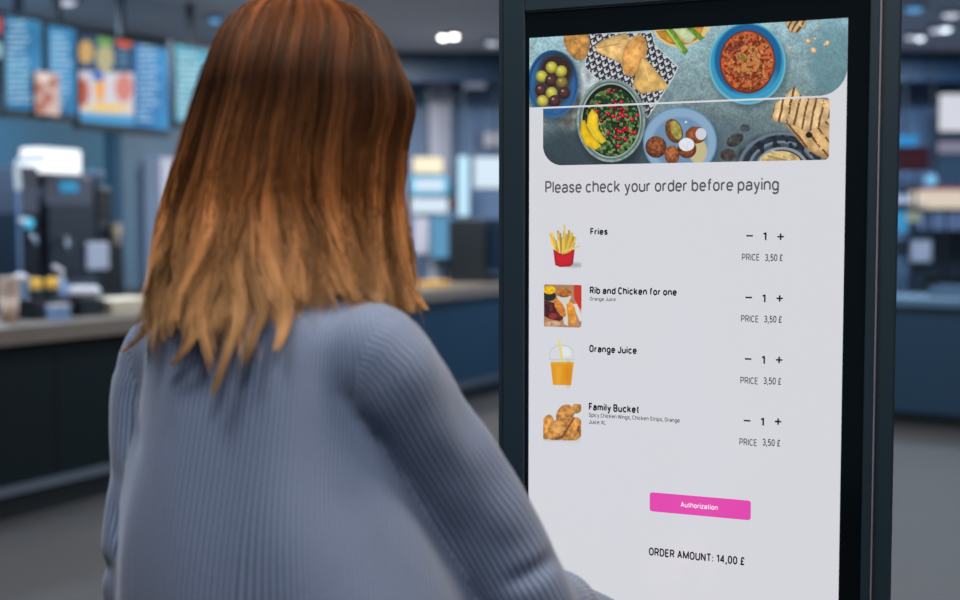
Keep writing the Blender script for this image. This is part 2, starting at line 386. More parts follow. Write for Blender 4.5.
# ------------------------------------------------------------------ coffee station (left background)
def bk(px, off=-.3): 
    P = Plane(BK.o + BK.n * off, D); return P, P.at_x(px)
def bbox(name, px0, px1, y0, y1, dep, m, par, P, **k):       # a casing seen between two pixel columns, standing where plane P is
    (a0, z1), (a1, _) = P.hit(px0, y0), P.hit(px1, y0); z0 = P.hit(px0, y1)[1] if y1 < 900 else .93
    return MB().pbox(P, a0, a1, z0, z1, -dep, 0).obj(name, m, par, bevel=.006, **k)
g_soft = glow('white_lit_panel', (236, 240, 246), 1.5); g_cy = glow('cyan_lit_panel', (84, 190, 232), 1.1); g_cy2 = glow('small_blue_display', (60, 160, 214), .8)
g_cream = glow('cream_lit_panel', (246, 232, 200), 1.15); g_pale = glow('pale_blue_lit_panel', (206, 222, 236), 1.1); g_lb = glow('light_blue_lit_panel', (110, 176, 220), .7)
PF = Plane(P0 + NB * 1.95, D)
t = thing('coffee_machine', 'tall dark grey coffee machine with a small blue display behind the counter', 'coffee machine', tuple(PF.pt(PF.at_x(68), .93)))
bbox('body', 45, 93, 176, 999, .42, M['midmachine'], t, PF); a0, z0 = PF.hit(60, 192); a1, z1 = PF.hit(77, 182)
MB().pbox(PF, a0, a1, z0, z1, .0, .012).obj('display', g_cy2, t); a0, z0 = PF.hit(64, 256); a1, z1 = PF.hit(80, 246)
MB().pbox(PF, a0, a1, z0, z1, .0, .012).obj('lower_display', g_cy2, t); a0, z0 = PF.hit(46, 240); a1, z1 = PF.hit(92, 205)
MB().pbox(PF, a0, a1, z0 - .25, z1, .0, .03).obj('front_cover', M['darkmachine'], t)
MB().tube([PF.pt(a0 + .1, z0 + .02, .03), PF.pt(a0 + .1, z0 + .02, .09), PF.pt(a0 + .1, z0 - .08, .1)], .014).obj('spout', M['steel'], t, smooth=True)
a0, z0 = PF.hit(40, 175); a1, z1 = PF.hit(82, 150)
t = thing('light_box', 'bright white light box standing on top of the coffee machine', 'light box', tuple(PF.pt((a0 + a1) / 2, z0, -.1)))
z0 += .012; MB().pbox(PF, a0, a1, z0, z1, -.2, 0).obj('diffuser_box', g_soft, t, bevel=.02)
MB().pbox(PF, a0 - .01, a1 + .01, z0 - .012, z0 + .005, -.21, .008).obj('tray', M['frame'], t)
P2 = Plane(P0 + NB * 1.9, D)
t = thing('drink_dispenser', 'narrow grey drink dispenser left of the coffee machine', 'dispenser', tuple(P2.pt(P2.at_x(28), .93)))
bbox('body', 18, 38, 166, 999, .35, M['midmachine'], t, P2); bbox('lower_body', 17, 39, 212, 999, .38, M['darkmachine'], t, P2)
a, z = P2.hit(28, 236); MB().tube([P2.pt(a, z, 0), P2.pt(a, z, .06), P2.pt(a, z - .05, .07)], .015).obj('nozzle', M['steel'], t, smooth=True)
pts = [P2.pt(*P2.hit(12, 188), .06), P2.pt(*P2.hit(11, 168), .06), P2.pt(*P2.hit(15, 160), .06), P2.pt(*P2.hit(38, 158), .06)]
t = thing('tube_lamp', 'bent white tube lamp over the narrow drink dispenser', 'lamp', tuple(pts[0]))
MB().tube(spline(pts, 14), .02).obj('tube', glow('tube_glow', (206, 226, 240), .8), t, smooth=True)
MB().tube([pts[0] + np.array([0, 0, -.9]), pts[0] + np.array([0, 0, -.04])], .012).obj('post', M['grey'], t, smooth=True)
a, z = P2.hit(15, 223)
t = thing('button_lamp', 'glowing cyan round button lamp on the post at the left edge', 'lamp', tuple(P2.pt(a, z, .09)))
MB().ball(P2.pt(a, z, .125), .035).obj('lens', glow('cyan_button', (70, 190, 232), 1.2), t, smooth=True)
MB().ball(P2.pt(a - .035, z + .01, .118), .026).obj('cap', M['white'], t, smooth=True)
P3 = PF
t = thing('coffee_grinder', 'black coffee grinder right of the coffee machine', 'grinder', tuple(P3.pt(P3.at_x(103), .93)))
bbox('body', 96, 124, 245, 999, .3, M['black_plastic'], t, P3); bbox('head', 97, 112, 188, 224, .25, M['black_plastic'], t, P3)
bbox('neck', 98, 118, 224, 246, .22, M['darkmachine'], t, P3)
a, z = P3.hit(106, 188); MB().lathe(P3.pt(a, z, -.12), [(.05, 0), (.08, .1), (.085, .12), (.03, .13)], 20).obj('hopper', M['bluep'], t, smooth=True)
P4 = Plane(P0 + NB * 1.55, D)
def hang(name, cat, label, x0, x1, y0, y1, m, P, dep=.04, bracket_to=None):
    a0, z0 = P.hit(x0, y1); a1, z1 = P.hit(x1, y0)
    t = thing(name, label, cat, tuple(P.pt((a0 + a1) / 2, z0)))
    MB().pbox(P, a0, a1, z0, z1, -dep, 0).obj('panel', m, t, bevel=.008)
    MB().pbox(P, a0 - .008, a1 + .008, z0 - .008, z1 + .008, -dep - .012, -dep * .5).obj('frame', M['black_plastic'], t)
    if bracket_to is not None:
        am = (a0 + a1) / 2
        if bracket_to < z0: MB().pbox(P, am - .012, am + .012, bracket_to, z0, -dep, -dep * .4).obj('stand', M['frame'], t)
        else: MB().pbox(P, am - .012, am + .012, z1, bracket_to, -dep, -dep * .4).obj('hanger', M['frame'], t)
    return t
hang('notice_board', 'sign', 'small pale grey pink sign standing right of the coffee machine', 88, 109, 242, 270, M['palegrey'], P4, .03, .93)
a, z = P3.hit(111, 236)
t = thing('paper_cup_stack', 'short cream stack of cups on the grinder at the woman\'s left', 'cups', tuple(P3.pt(a, z - .06, -.1)))
for k in range(3): MB().lathe(P3.pt(a, z - .06 + k * .03, .05), [(.03, 0), (.04, .09), (.042, .092), (.036, .09)], 20).obj('cup', M['cream'], t, smooth=True)
# pale columns behind
WP = Plane(WALL.o + WALL.n * .1, D)
a0 = WP.at_x(143); a1 = WP.at_x(174)
MB().pbox(WALL, a0, a1, 0, 2.0, .12, .3).obj('trim_3', M['palegrey'], struct=True)

# ------------------------------------------------------------------ items on the service counter (left)
def oc(px, o): P = Plane(P0 + NB * o, D); return P.pt(P.at_x(px), TOP)
def cupstack(px, o, h, r, m, label, lid=None):
    p = oc(px, o); t = thing('paper_cup_stack', label, 'cups', tuple(p), 'cups along the counter')
    pr = [(r * .72, 0), (r * .95, h * .55)]
    for k in range(5): pr += [(r * (.95 + .01 * k), h * (.55 + .09 * k)), (r * 1.05, h * (.55 + .09 * k) + .006), (r * (.93), h * (.55 + .09 * k) + .012)]
    MB().lathe(p, pr, 24).obj('cups', m, t, smooth=True)
    if lid: MB().lathe(p + np.array([0, 0, h]), [(r * 1.05, 0), (r * .95, .02), (r * .4, .035)], 24).obj('lid', lid, t, smooth=True)
cupstack(7, .22, .24, .055, M['beige'], 'tan stack of paper cups at the left edge of the counter')
cupstack(19, .42, .2, .045, M['bluep'], 'pale stack of cups between the tan cups and the amber jars', M['white'])
pc = oc(42, .3); t = thing('condiment_caddy', 'black condiment caddy holding two amber topped jars', 'caddy', tuple(pc))
MB().box(pc + np.array([0, 0, .05]), (.24, .14, .1), ANG).obj('box', M['black_plastic'], t, bevel=.006)
MB().box(pc + np.array([0, 0, .11]), (.02, .12, .04), ANG).obj('divider', M['black_plastic'], t)
for px, lb in ((35, 'left one of two amber topped jars standing in the black caddy'), (51, 'right one of two amber topped jars standing in the black caddy')):
    p = oc(px, .3) + np.array([0, 0, .101]); j = thing('condiment_jar', lb, 'jar', tuple(p), 'amber topped jars in the caddy')
    MB().lathe(p, [(.03, 0), (.036, .005), (.036, .05), (.03, .055)], 20).obj('glass_jar', M['black_plastic'], j, smooth=True)
    MB().lathe(p + np.array([0, 0, .055]), [(.030, 0), (.031, .005), (.031, .045), (.025, .055)], 20).obj('amber_lid', M['yellow'], j, smooth=True)
p = oc(60, .38); t = thing('pump_bottle', 'pale blue pump bottle with white head between jars and napkins', 'bottle', tuple(p))
MB().lathe(p, [(.035, 0), (.04, .01), (.04, .17), (.015, .2), (.015, .22)], 20).obj('bottle_body', M['bluep'], t, smooth=True)
MB().tube([p + np.array([0, 0, .2]), p + np.array([0, 0, .245]), p + np.array([-.02, -.03, .26])], .016).obj('pump_head', M['white'], t, smooth=True)
p = oc(83, .25); t = thing('napkin_holder', 'square black napkin holder on the counter beside the woman\'s shoulder', 'napkin holder', tuple(p))
MB().box(p + np.array([0, 0, .045]), (.16, .14, .09), ANG).obj('holder', M['black_plastic'], t, bevel=.006)
t = thing('napkin_pile', 'rounded white pile of napkins in the square black holder', 'napkins', tuple(p + np.array([0, 0, .091])))
for k in range(4):
    MB().ball(p + np.array([(k - 1.5) * .03, .01 * (k % 2), .128]), (.04, .055, .036), 10).obj('napkin', M['white'], t, smooth=True)
p = oc(57, .12); t = thing('small_box', 'small pale blue box in front of the jars on the counter', 'box', tuple(p))
MB().box(p + np.array([0, 0, .035]), (.1, .07, .07), ANG).obj('carton', M['bluep'], t, bevel=.004)
MB().box(p + np.array([0, 0, .075]), (.104, .074, .01), ANG).obj('lid', M['white'], t)
p = oc(120, .3); t = thing('tray_stack', 'low stack of pale trays on the counter touching the shoulder outline', 'trays', tuple(p))
for k in range(4): MB().box(p + np.array([0, 0, .01 + k * .02]), (.42, .3, .012), ANG).obj('tray', M['cream'], t, bevel=.004)

# ------------------------------------------------------------------ middle background, between the head and the kiosk
def YP(y): return Plane((0, y), (1, 0))
F = YP(11.6)
hang('lit_sign', 'sign', 'cream lit sign, topmost of three stacked beside the head', 413, 443, 157, 173, g_cream, F, .05, 2.95)
hang('lit_sign', 'sign', 'cyan framed lit sign, middle of three stacked beside the head', 409, 448, 176, 194, g_cy, F, .05)
a0, z0 = F.hit(414, 191); a1, z1 = F.hit(444, 179)
hang('lit_sign', 'sign', 'blue and white lit sign, lowest of three stacked beside the head', 411, 448, 198, 213, g_pale, F, .05)
for o in [q for q in COL.objects if q.name.startswith('lit_sign')][1:2]: MB().pbox(F, a0, a1, z0, z1, 0, .01).obj('text_field', g_pale, o)
hang('display_fridge', 'fridge', 'light blue lit display fridge below the stacked signs', 431, 457, 216, 258, g_lb, YP(11.75), .25, .0)
hang('advert_panel', 'sign', 'small grey pink panel between the hair and the lit fridge', 413, 429, 218, 254, M['palegrey'], YP(11.35), .06, 0)
hang('column_light', 'lamp', 'tall pale blue vertical light beside the stacked signs', 458, 469, 156, 216, glow('vertical_glow', (176, 212, 232), 1.3), YP(11.0), .08, 2.95)
hang('lit_screen', 'screen', 'wide pale lit screen touching the kiosk on the left', 474, 516, 157, 188, g_pale, YP(11.1), .05, 2.95)
hang('red_sign', 'sign', 'tiny dark red sign between the stacked signs and vertical light', 449, 456, 199, 208, M['red'], YP(11.7), .03, 2.95)
hang('wall_lamp', 'lamp', 'soft pale wall lamp on the grey wall by the kiosk', 484, 512, 132, 147, glow('soft_wall_lamp', (170, 172, 186), .8), YP(12.1), .06)
hang('wall_lamp', 'lamp', 'dim grey wall lamp high on the grey wall by the kiosk', 462, 486, 76, 88, glow('dim_wall_lamp', (128, 136, 156), .8), YP(12.1), .06)
a0 = YP(YB).at_x(429); a1 = YP(YB).at_x(454); MB().box(((a0 + a1) / 2, YB - .06, 1.5), (a1 - a0, .12, 3.0)).obj('trim_4', M['palegrey'], struct=True)
t = thing('fryer_cabinet', 'dark kitchen machine standing on the counter beside the kiosk', 'machine', tuple(YP(11.4).pt(.05, 0)))
Q = Plane(P0 + NB * .22, D); a0 = Q.at_x(484); a1 = a0 + .95; ORG[t.name] = Q.pt(a0, TOP); t.location = Q.pt(a0, TOP)
MB().pbox(Q, a0, a1, TOP + .002, 1.50, -.36, 0).obj('cabinet_body', M['black_plastic'], t, bevel=.01)
MB().pbox(Q, a0 + .06, a1 - .06, 1.08, 1.42, 0, .02).obj('glass_door', M['black'], t); MB().pbox(Q, a0 + .05, a1 - .05, 1.02, 1.04, .02, .05).obj('handle', M['steel'], t)
q = oc(432, .3); t = thing('tray', 'amber yellow tray lying on the far end of the counter', 'tray', tuple(q))
MB().box(q + np.array([0, 0, .015]), (.22, .2, .03), ANG).obj('tray_base', M['yellow'], t, bevel=.004); MB().box(q + np.array([0, 0, .035]), (.24, .22, .012), ANG).obj('tray_rim', M['yellow'], t)

# ------------------------------------------------------------------ right background
hang('lit_screen', 'screen', 'large white lit screen at the right edge of the picture', 940, 985, 94, 131, glow('white_screen', (212, 214, 224), 1.0), YP(11.5), .06, 2.95)
hang('lit_screen', 'screen', 'thin greyish lit strip below the large white screen', 939, 985, 141, 153, glow('grey_screen', (140, 140, 162), .8), YP(11.5), .06)
hang('wall_screen', 'screen', 'dim slate blue screen under the greyish lit strip', 939, 985, 155, 187, glow('slate_screen', (48, 72, 100), .9), YP(11.6), .06)
hang('lit_sign', 'sign', 'bright blue sign touching the right side of the kiosk', 893, 918, 135, 146, glow('blue_sign', (52, 138, 200), 1.0), YP(11.5), .06, 2.95)
hang('dark_screen', 'screen', 'dark screen with a red glow right of the kiosk', 890, 930, 147, 170, glow('dark_red_screen', (72, 30, 40), .55), YP(11.6), .06)
t = thing('globe_lamp', 'round blue globe lamp right of the kiosk above the food display', 'lamp', tuple(YP(11.2).pt(*YP(11.2).hit(931, 180))))
p = YP(11.2).pt(*YP(11.2).hit(931, 180)); MB().ball(p, .055).obj('globe', glow('blue_globe', (110, 180, 220), 1.0), t, smooth=True)
MB().tube([p + np.array([0, 0, .05]), np.array([p[0], p[1], CEIL])], .006).obj('cord', M['black_plastic'], t)
Q = YP(11.0)
t = thing('food_display', 'glass food display with a cream lit strip on top right of the kiosk', 'display cabinet', tuple(Q.pt(Q.at_x(950), 0)))
a0, z0 = Q.hit(925, 208); a1, z1 = Q.hit(990, 190)
MB().pbox(Q, a0, a1, z0, z1, -.4, 0).obj('light_strip', glow('cream_strip', (222, 208, 190), .95), t, bevel=.01)
MB().pbox(Q, a0 - .02, a1, z1, z1 + .03, -.42, .01).obj('canopy', M['red'], t); MB().pbox(Q, a0, a1, 0, 1.0, -.4, 0).obj('cabinet_body', M['black_plastic'], t)
MB().pbox(Q, a0, a1, 1.0, z0, -.4, -.3).obj('back_panel', M['darkmachine'], t); 
for a in np.linspace(a0, a1 - .02, 4): MB().pbox(Q, a, a + .02, 1.0, z0, -.02, 0).obj('post', M['black_plastic'], t)
for px, w_ in ((930, 8), (945, 9), (958, 8), (971, 8)):
    b0, c0 = Q.hit(px - w_ / 2, 230); b1, c1 = Q.hit(px + w_ / 2, 213)
    MB().pbox(Q, b0, b1, c0, c1, -.2, -.1).obj('lit_panel', glow('pane_glow', (110, 140, 190), .55), t)
Q2 = YP(10.6)
for x0, x1, y0, y1, m, lb in ((897, 909, 190, 204, M['palegrey'], 'small pale box on the shelf touching the kiosk, upper one'), (897.5, 907, 208, 232, g_cy2, 'teal lit package on the shelf touching the kiosk'),
                              (910, 921, 208, 222, glow('cream_pack', (150, 160, 140), .8), 'cream and green lit package beside the food display'),
                              (911, 932, 236, 262, M['palegrey'], 'grey metal container on the shelf below the packages'), (896, 909, 240, 258, M['darkmachine'], 'dark container at the kiosk edge beside the grey one')):
    a0, z0 = Q2.hit(x0, y1); a1, z1 = Q2.hit(x1, y0); t = thing('package', lb, 'package', tuple(Q2.pt((a0 + a1) / 2, z0)), 'packages right of the kiosk')
    MB().pbox(Q2, a0, a1, z0, z1, -.15, 0).obj('carton', m, t, bevel=.008); MB().pbox(Q2, a0 - .004, a1 + .004, z1 - .03, z1 + .004, -.154, .004).obj('lid', M['darkmachine'], t)
t = thing('shelf_rack', 'dark shelf rack holding packages right of the kiosk', 'shelf', tuple(Q2.pt(Q2.at_x(905), 0)))
a0 = Q2.at_x(880); a1 = Q2.at_x(924.5)
for y in (204.5, 232.5, 262.5):
    z = Q2.hit(900, y)[1]; MB().pbox(Q2, a0, a1 + (.06 if y > 250 else 0), z - .015, z - .001, -.2, .01).obj('shelf', M['black_plastic'], t)
for a in (a0, a1 - .02): MB().pbox(Q2, a, a + .02, 0, 1.9, -.22, -.2).obj('upright', M['black_plastic'], t)

# ------------------------------------------------------------------ kiosk
KP = Plane((0, 1.902), (.9187, -.395))
def ks(px, py): return KP.hit(px, py)[0]
sL = (ks(531, 38) + ks(527.5, 440)) / 2; sR = (ks(848, 18) + ks(838.5, 598)) / 2
zt = (KP.hit(531, 38)[1] + KP.hit(848, 18)[1]) / 2; zb = zt - .90
gL = sL - .006; gR = (ks(870, 30) + ks(861, 590)) / 2; gT = KP.hit(527, 12)[1]; gB = zb - .05
fL = (ks(501, 30) + ks(499, 380)) / 2; fR = (ks(880, 30) + ks(871, 590)) / 2; oR = (ks(900.5, 30) + ks(888, 590)) / 2
KT = gT + .055
base = tuple(KP.pt((fL + fR) / 2, 0, -.1))
kio = thing('ordering_kiosk', 'tall dark self service ordering kiosk with a lit touch screen', 'kiosk', base)
# body: extruded plan outline, chamfer towards the right rear edge
def prism(P, outline, z0, z1):
    n = len(outline); v = [P.pt(a, z0, o) for a, o in outline] + [P.pt(a, z1, o) for a, o in outline]
    f = [tuple(range(n)), tuple(range(n, 2 * n))[::-1]] + [(i, i + n, (i + 1) % n + n, (i + 1) % n) for i in range(n)]
    return MB().add(v, f)
prism(KP, [(fL, -.012), (oR - .004, -.016), (oR, -.03), (oR - .02, -.17), (fL, -.17)], .06, KT).obj('housing', M['frame'], kio, bevel=.003)
fr = MB()                                         # raised front frame around the glass
fr.pbox(KP, fL, gL, .06, KT, -.012, .006).pbox(KP, gR, fR, .06, KT, -.012, .006).pbox(KP, gL, gR, gT, KT, -.012, .006).pbox(KP, gL, gR, .06, gB, -.012, .006)
fr.obj('front_frame', M['frame'], kio, bevel=.0015)
MB().pbox(KP, fL + .0065, fL + .008, .06, KT, .006, .0066).obj('groove', M['black_plastic'], kio)
MB().pbox(KP, fR, fR + .0016, .06, KT, -.012, .0062).obj('edge_highlight_strip', M['edge'], kio, label='thin pale line painted as the edge highlight')  # pale non-metal strip; its colour stands in for a highlight along the corner
MB().pbox(KP, fR + .0016, oR, .06, KT, -.014, -.002).obj('side_flange', M['frame'], kio, bevel=.001)
MB().pbox(KP, gL, gR, gB, gT, -.012, 0).obj('glass_bezel', M['black'], kio)
MB().pbox(KP, gL + .001, gR - .001, gT - .0012, gT - .0002, 0, .0015).obj('bezel_lip', M['chrome'], kio)
MB().pbox(KP, fL - .06, fR + .06, 0, .012, -.32, .12).obj('base_plate', M['frame'], kio, bevel=.004)
MB().pbox(KP, fL + .08, fR - .08, .012, .06, -.16, -.02).obj('plinth', M['black_plastic'], kio)
rd = MB().pbox(KP, (fL + fR) / 2 - .05, (fL + fR) / 2 + .05, .42, .60, .006, .03).obj('card_reader', M['black_plastic'], kio, bevel=.006)
for r_ in range(4):
    for c_ in range(3): MB().pbox(KP, (fL + fR) / 2 - .035 + c_ * .025, (fL + fR) / 2 - .017 + c_ * .025, .44 + r_ * .022, .455 + r_ * .022, .03, .034).obj('key', M['frame'], rd)
MB().pbox(KP, (fL + fR) / 2 - .04, (fL + fR) / 2 + .04, .36, .368, .006, .012).obj('receipt_slot', M['black_plastic'], kio)
scrm = glow('screen_white', (213, 213, 220), 1.0, .14)
SCR = MB().pbox(KP, sL, sR, zb, zt, 0, .0006).obj('touch_screen', scrm, kio, label='bright white order screen')
pk = picmat('screen_picture', 1.0)
U = 1.0 / FPX * 1.8                               # about one pixel on the screen, metres

SA = lambda pts, ox, oy, k: [(ox + x / k, oy + y / k) for x, y in pts]
def hero(X, Y):
    p = Paint(X, Y)
    base = np.array([146, 178, 186.]); t = np.clip((X - 530) / 320, 0, 1)[..., None]; v = np.clip((Y - 20) / 145, 0, 1)[..., None]
    p.c = base * (1.14 - .55 * v) * (1 - .1 * t) + np.array([6, 0, -4]) * v
    p.c *= (.88 + .24 * fbm(X, Y, 9, 3) + .22 * (vnoise(X, Y, 1.6, 5) - .5))[..., None]
    p.ell(585, 168, 66, 44, (44, 58, 68), a=.75, soft=22); p.ell(720, 150, 60, 30, (84, 104, 116), a=.5, soft=16); p.ell(832, 60, 22, 40, (84, 128, 140), a=.5, soft=10)
    p.ell(584, 92, 22, 26, (176, 186, 192), soft=8, tex=.3, ts=5); p.ell(570, 110, 14, 20, (120, 124, 120), soft=5, tex=.4, ts=5)
    A = lambda pts: SA(pts, 520, 0, 3.333)
    # patterned napkin
    p.poly(A([(228, 112), (440, 108), (452, 150), (528, 222), (515, 255), (425, 395), (330, 330), (215, 225)]), (200, 202, 206))
    X2 = X * .94 + Y * .34; Y2 = -X * .34 + Y * .94; u = X2 / 7.2; v2 = Y2 / 5.6; iv = np.floor(v2); fu = (u + .5 * (iv % 2)) % 1; fv = v2 - iv
    pat = (np.abs(fu - .5) < .17) | (np.abs(fv - np.abs(fu - .5) * 1.4 - .15) < .2)
    q = Paint(X, Y); q.c[:] = 0; q.poly(A([(230, 114), (438, 110), (450, 152), (524, 224), (512, 252), (424, 390), (330, 328), (218, 224)]), (255, 255, 255))
    p.put(q.c[..., 0] / 255 * pat, (50, 52, 60))
    # pastries
    p.poly(A([(145, 116), (228, 113), (234, 150), (222, 190), (205, 203), (180, 196), (158, 172), (146, 140)]), (196, 142, 78), tex=.35, ts=5)
    p.poly(A([(250, 152), (272, 134), (352, 108), (366, 125), (342, 215), (318, 203), (256, 174)]), (224, 184, 120), tex=.28, ts=6, seed=3)
    p.line(*A([(262, 160)])[0], *A([(335, 145)])[0], 1.2, (180, 130, 75), .7)
    p.ell(634.5, 55.5, 11.5, 21.5, (202, 148, 82), ang=17, ball=.35, tex=.3, ts=6, seed=6); p.line(628, 62, 640, 44, 2, (230, 190, 120), .5)
    p.poly(A([(404, 188), (428, 205), (492, 282), (486, 298), (404, 314), (374, 284)]), (218, 176, 104), tex=.25, ts=6, seed=8)
    p.line(*A([(408, 200)])[0], *A([(430, 265)])[0], 1.5, (240, 206, 140), .8)
    # olive bowl
    p.ell(555, 88, 27, 35, (40, 50, 60), a=.5, soft=5); p.ell(553, 84, 25.5, 34, (52, 100, 148)); p.ell(553, 83, 24, 32, (34, 74, 116)); p.ell(553, 84.5, 22.5, 30, (48, 96, 146), tex=.1, ts=8)
    p.ell(556, 71, 17, 17, (56, 42, 40), soft=6); p.ell(552, 90, 18, 17, (60, 52, 50), a=.7, soft=5)
    for zx, zy, g in ((105, 225, 1), (137, 238, 1), (72, 255, 1), (103, 268, 0), (139, 275, 2), (70, 300, 0), (105, 310, 1), (147, 310, 0), (75, 337, 1), (115, 337, 0)):
        x, y = A([(zx, zy)])[0]; p.ell(x, y, 6.1, 5.9, ((66, 42, 42), (158, 150, 62), (112, 94, 46))[g], ang=zx, ball=.75); p.ell(x - 1.5, y - 2.2, 1.3, 1, (235, 232, 215), a=.55, soft=1)
    # salad bowl
    p.ell(613, 125, 36, 43, (30, 40, 46), a=.5, soft=6)
    p.ell(611, 120.5, 34.3, 41.7, (132, 152, 148), tex=.25, ts=4); p.ell(611, 120.5, 32, 39.4, (92, 112, 108)); p.ell(611, 120.5, 30.2, 37.6, (150, 168, 160), tex=.15, ts=5); p.ell(611, 120.5, 28.6, 36, (28, 34, 32))
    inr = p.rad(612, 122, 27, 34) < 1
    for s_, c_, th, sd in ((3.0, (52, 84, 50), .46, 21), (2.4, (86, 124, 66), .57, 22), (2.2, (132, 152, 92), .66, 23), (2.4, (26, 52, 34), .62, 24)):
        p.put(inr * (vnoise(X, Y, s_, sd) > th), c_, .9)
    rg = np.random.default_rng(3)
    for k in range(44):
        x = 618 + rg.normal() * 10; y = 120 + rg.normal() * 17
        if ((x - 612) / 26) ** 2 + ((y - 121) / 33) ** 2 < 1: p.ell(x, y, 2.2, 2, (158, 22, 40) if k % 3 else (104, 14, 28), ball=.8); p.ell(x - .6, y - .7, .6, .5, (240, 150, 150), a=.8)
    p.poly(A([(204, 402), (214, 400), (232, 440), (272, 488), (250, 500), (218, 484), (200, 445)]), (238, 196, 34), tex=.12, ts=4)
    p.poly(A([(240, 362), (258, 380), (262, 430), (288, 470), (272, 480), (240, 455), (222, 418), (226, 385)]), (246, 208, 50), tex=.12, ts=4)
    p.line(*A([(214, 402)])[0], *A([(268, 486)])[0], .6, (250, 226, 120), .6); p.line(*A([(256, 382)])[0], *A([(286, 468)])[0], .6, (250, 226, 120), .6)
    # vegetable plate
    B = lambda pts: SA(pts, 615, 15, 3.87)
    p.poly(B([(148, 60), (352, 40), (372, 46), (340, 92), (290, 118), (250, 126), (205, 118), (168, 92)]), (222, 190, 130)); p.poly(B([(158, 62), (345, 44), (326, 90), (285, 112), (250, 118), (210, 110), (176, 88)]), (206, 146, 56), tex=.3, ts=5)
    for q in ([(190, 58), (222, 52), (284, 140), (270, 154), (256, 140)], [(268, 50), (300, 48), (346, 88), (330, 100)],): p.poly(B(q), (112, 152, 54), tex=.3, ts=4)
    p.poly(B([(222, 54), (275, 48), (312, 82), (296, 112), (270, 108)]), (206, 218, 170), tex=.12, ts=5); p.poly(B([(196, 58), (206, 57), (262, 138), (258, 142)]), (168, 196, 100))
    # falafel plate
    p.ell(682, 146, 39, 37, (50, 70, 84), a=.4, soft=6); p.ell(680, 142, 37, 35, (104, 142, 178)); p.ell(680, 142, 35.6, 33.6, (136, 168, 196)); p.ell(680, 143, 28, 26, (110, 144, 176), soft=3, tex=.08, ts=9)
    p.ell(698, 151, 9, 13, (196, 182, 140), soft=2); p.ell(686, 122, 1.4, 1, (210, 220, 230)); p.ell(693, 128, 3, 2, (60, 90, 120), a=.5)
    p.ell(656, 147, 10.6, 10.8, (112, 66, 42), ball=.55, tex=.5, ts=2.2); p.ell(672, 155, 7.4, 9.5, (138, 82, 50), ball=.5, tex=.5, ts=2.2)
    p.ell(674, 131, 8.4, 12.4, (110, 68, 40), ang=-20, ball=.5, tex=.4); p.ell(676, 130, 5, 10, (158, 150, 74), ang=-20, tex=.35, ts=3)
    p.ell(696, 135, 10.5, 8.5, (128, 72, 42), ball=.5, tex=.4, ts=2.5); p.ell(701, 134, 5.4, 6, (206, 206, 214)); p.ell(687, 149, 9.4, 9.2, (118, 66, 38), ball=.5, tex=.4, ts=2.5); p.ell(686.5, 144.5, 7.8, 6.6, (222, 224, 232), tex=.08)
    # red stew bowl
    p.ell(749, 68, 40, 41, (52, 74, 84), a=.45, soft=6)
    p.ell(747.3, 63.5, 38.6, 41, (104, 178, 192)); p.ell(747.3, 63, 36.6, 39, (58, 150, 186)); p.ell(748, 60, 33.5, 36, (30, 96, 148), soft=2); p.ell(756, 84, 22, 14, (60, 158, 200), ang=-30, a=.7, soft=6)
    p.ell(747.5, 62, 27.8, 31.5, (104, 42, 28), soft=1.5); p.ell(747.5, 61.5, 26.5, 30, (158, 74, 42), tex=.55, ts=4); inr = p.rad(747.5, 61.5, 25, 28) < 1
    for s_, c_, th, sd in ((2.6, (196, 116, 66), .6, 31), (2.2, (96, 36, 24), .64, 32), (1.8, (214, 168, 104), .82, 33)): p.put(inr * (vnoise(X, Y, s_, sd) > th), c_, .75)
    inr = p.rad(747, 60, 13, 17) < 1; p.put(inr * (vnoise(X, Y, 2.0, 35) > .55), (196, 146, 84), .7); p.ell(743, 58, 2.5, 3, (104, 122, 50)); p.ell(737, 47, 9, 2.2, (90, 34, 36), ang=-25, a=.6)
    # bread, crumbs
    C = lambda pts: SA(pts, 705, 10, 3.75)
    p.poly(C([(300, 42), (384, 38), (378, 58), (345, 86), (322, 84), (305, 62)]), (206, 176, 132), stripes=(30, 5, (96, 66, 44), .2), tex=.2)
    for zx, zy, r_ in ((386, 117, 3), (407, 152, 3.6), (458, 125, 3), (412, 108, 1.6), (318, 143, 1.8), (420, 60, 1.4), (448, 130, 1.5)):
        x, y = C([(zx, zy)])[0]; p.ell(x, y, r_, r_ * .8, (196, 164, 124), ball=.6, ang=zx)
    # dark ornate dish and hummus
    p.ell(780, 168, 48, 36, (64, 72, 82), soft=4, a=.75, tex=.6, ts=8)
    for r_, c_, wd in ((43, (108, 124, 140), 1.6), (37, (40, 46, 56), 3), (33, (120, 134, 150), 1.5), (25.5, (150, 160, 168), 1.6)):
        rr_ = p.rad(782, 170, r_, r_ * .85); p.put((np.abs(rr_ - 1) * r_ < wd), c_, .85)
    p.put((p.rad(782, 170, 41, 35) < 1) * (p.rad(782, 170, 27, 23) > 1) * (vnoise(X, Y, 4, 41) > .55), (34, 38, 46), .9)
    p.ell(735, 140, 9, 6, (74, 72, 72), tex=.5, ts=4, ang=-30); p.ell(728, 155, 8, 6, (70, 66, 64), tex=.5, ts=4); p.ell(745, 128, 5, 4, (70, 78, 86), tex=.4)
    p.ell(782, 170, 23.5, 20, (60, 60, 60)); p.ell(780, 163, 21, 12, (196, 170, 118), tex=.35, ts=5); p.line(768, 156, 792, 162, 2, (150, 128, 84), .8); p.line(772, 151, 788, 156, 1.6, (222, 202, 150), .8)
    # grilled flatbreads
    p.poly(C([(300, 428), (340, 424), (420, 400), (472, 330), (474, 560), (440, 556), (385, 528), (335, 470)]), (206, 168, 116), tex=.3, ts=7, stripes=(-40, 10, (110, 78, 54), .11))
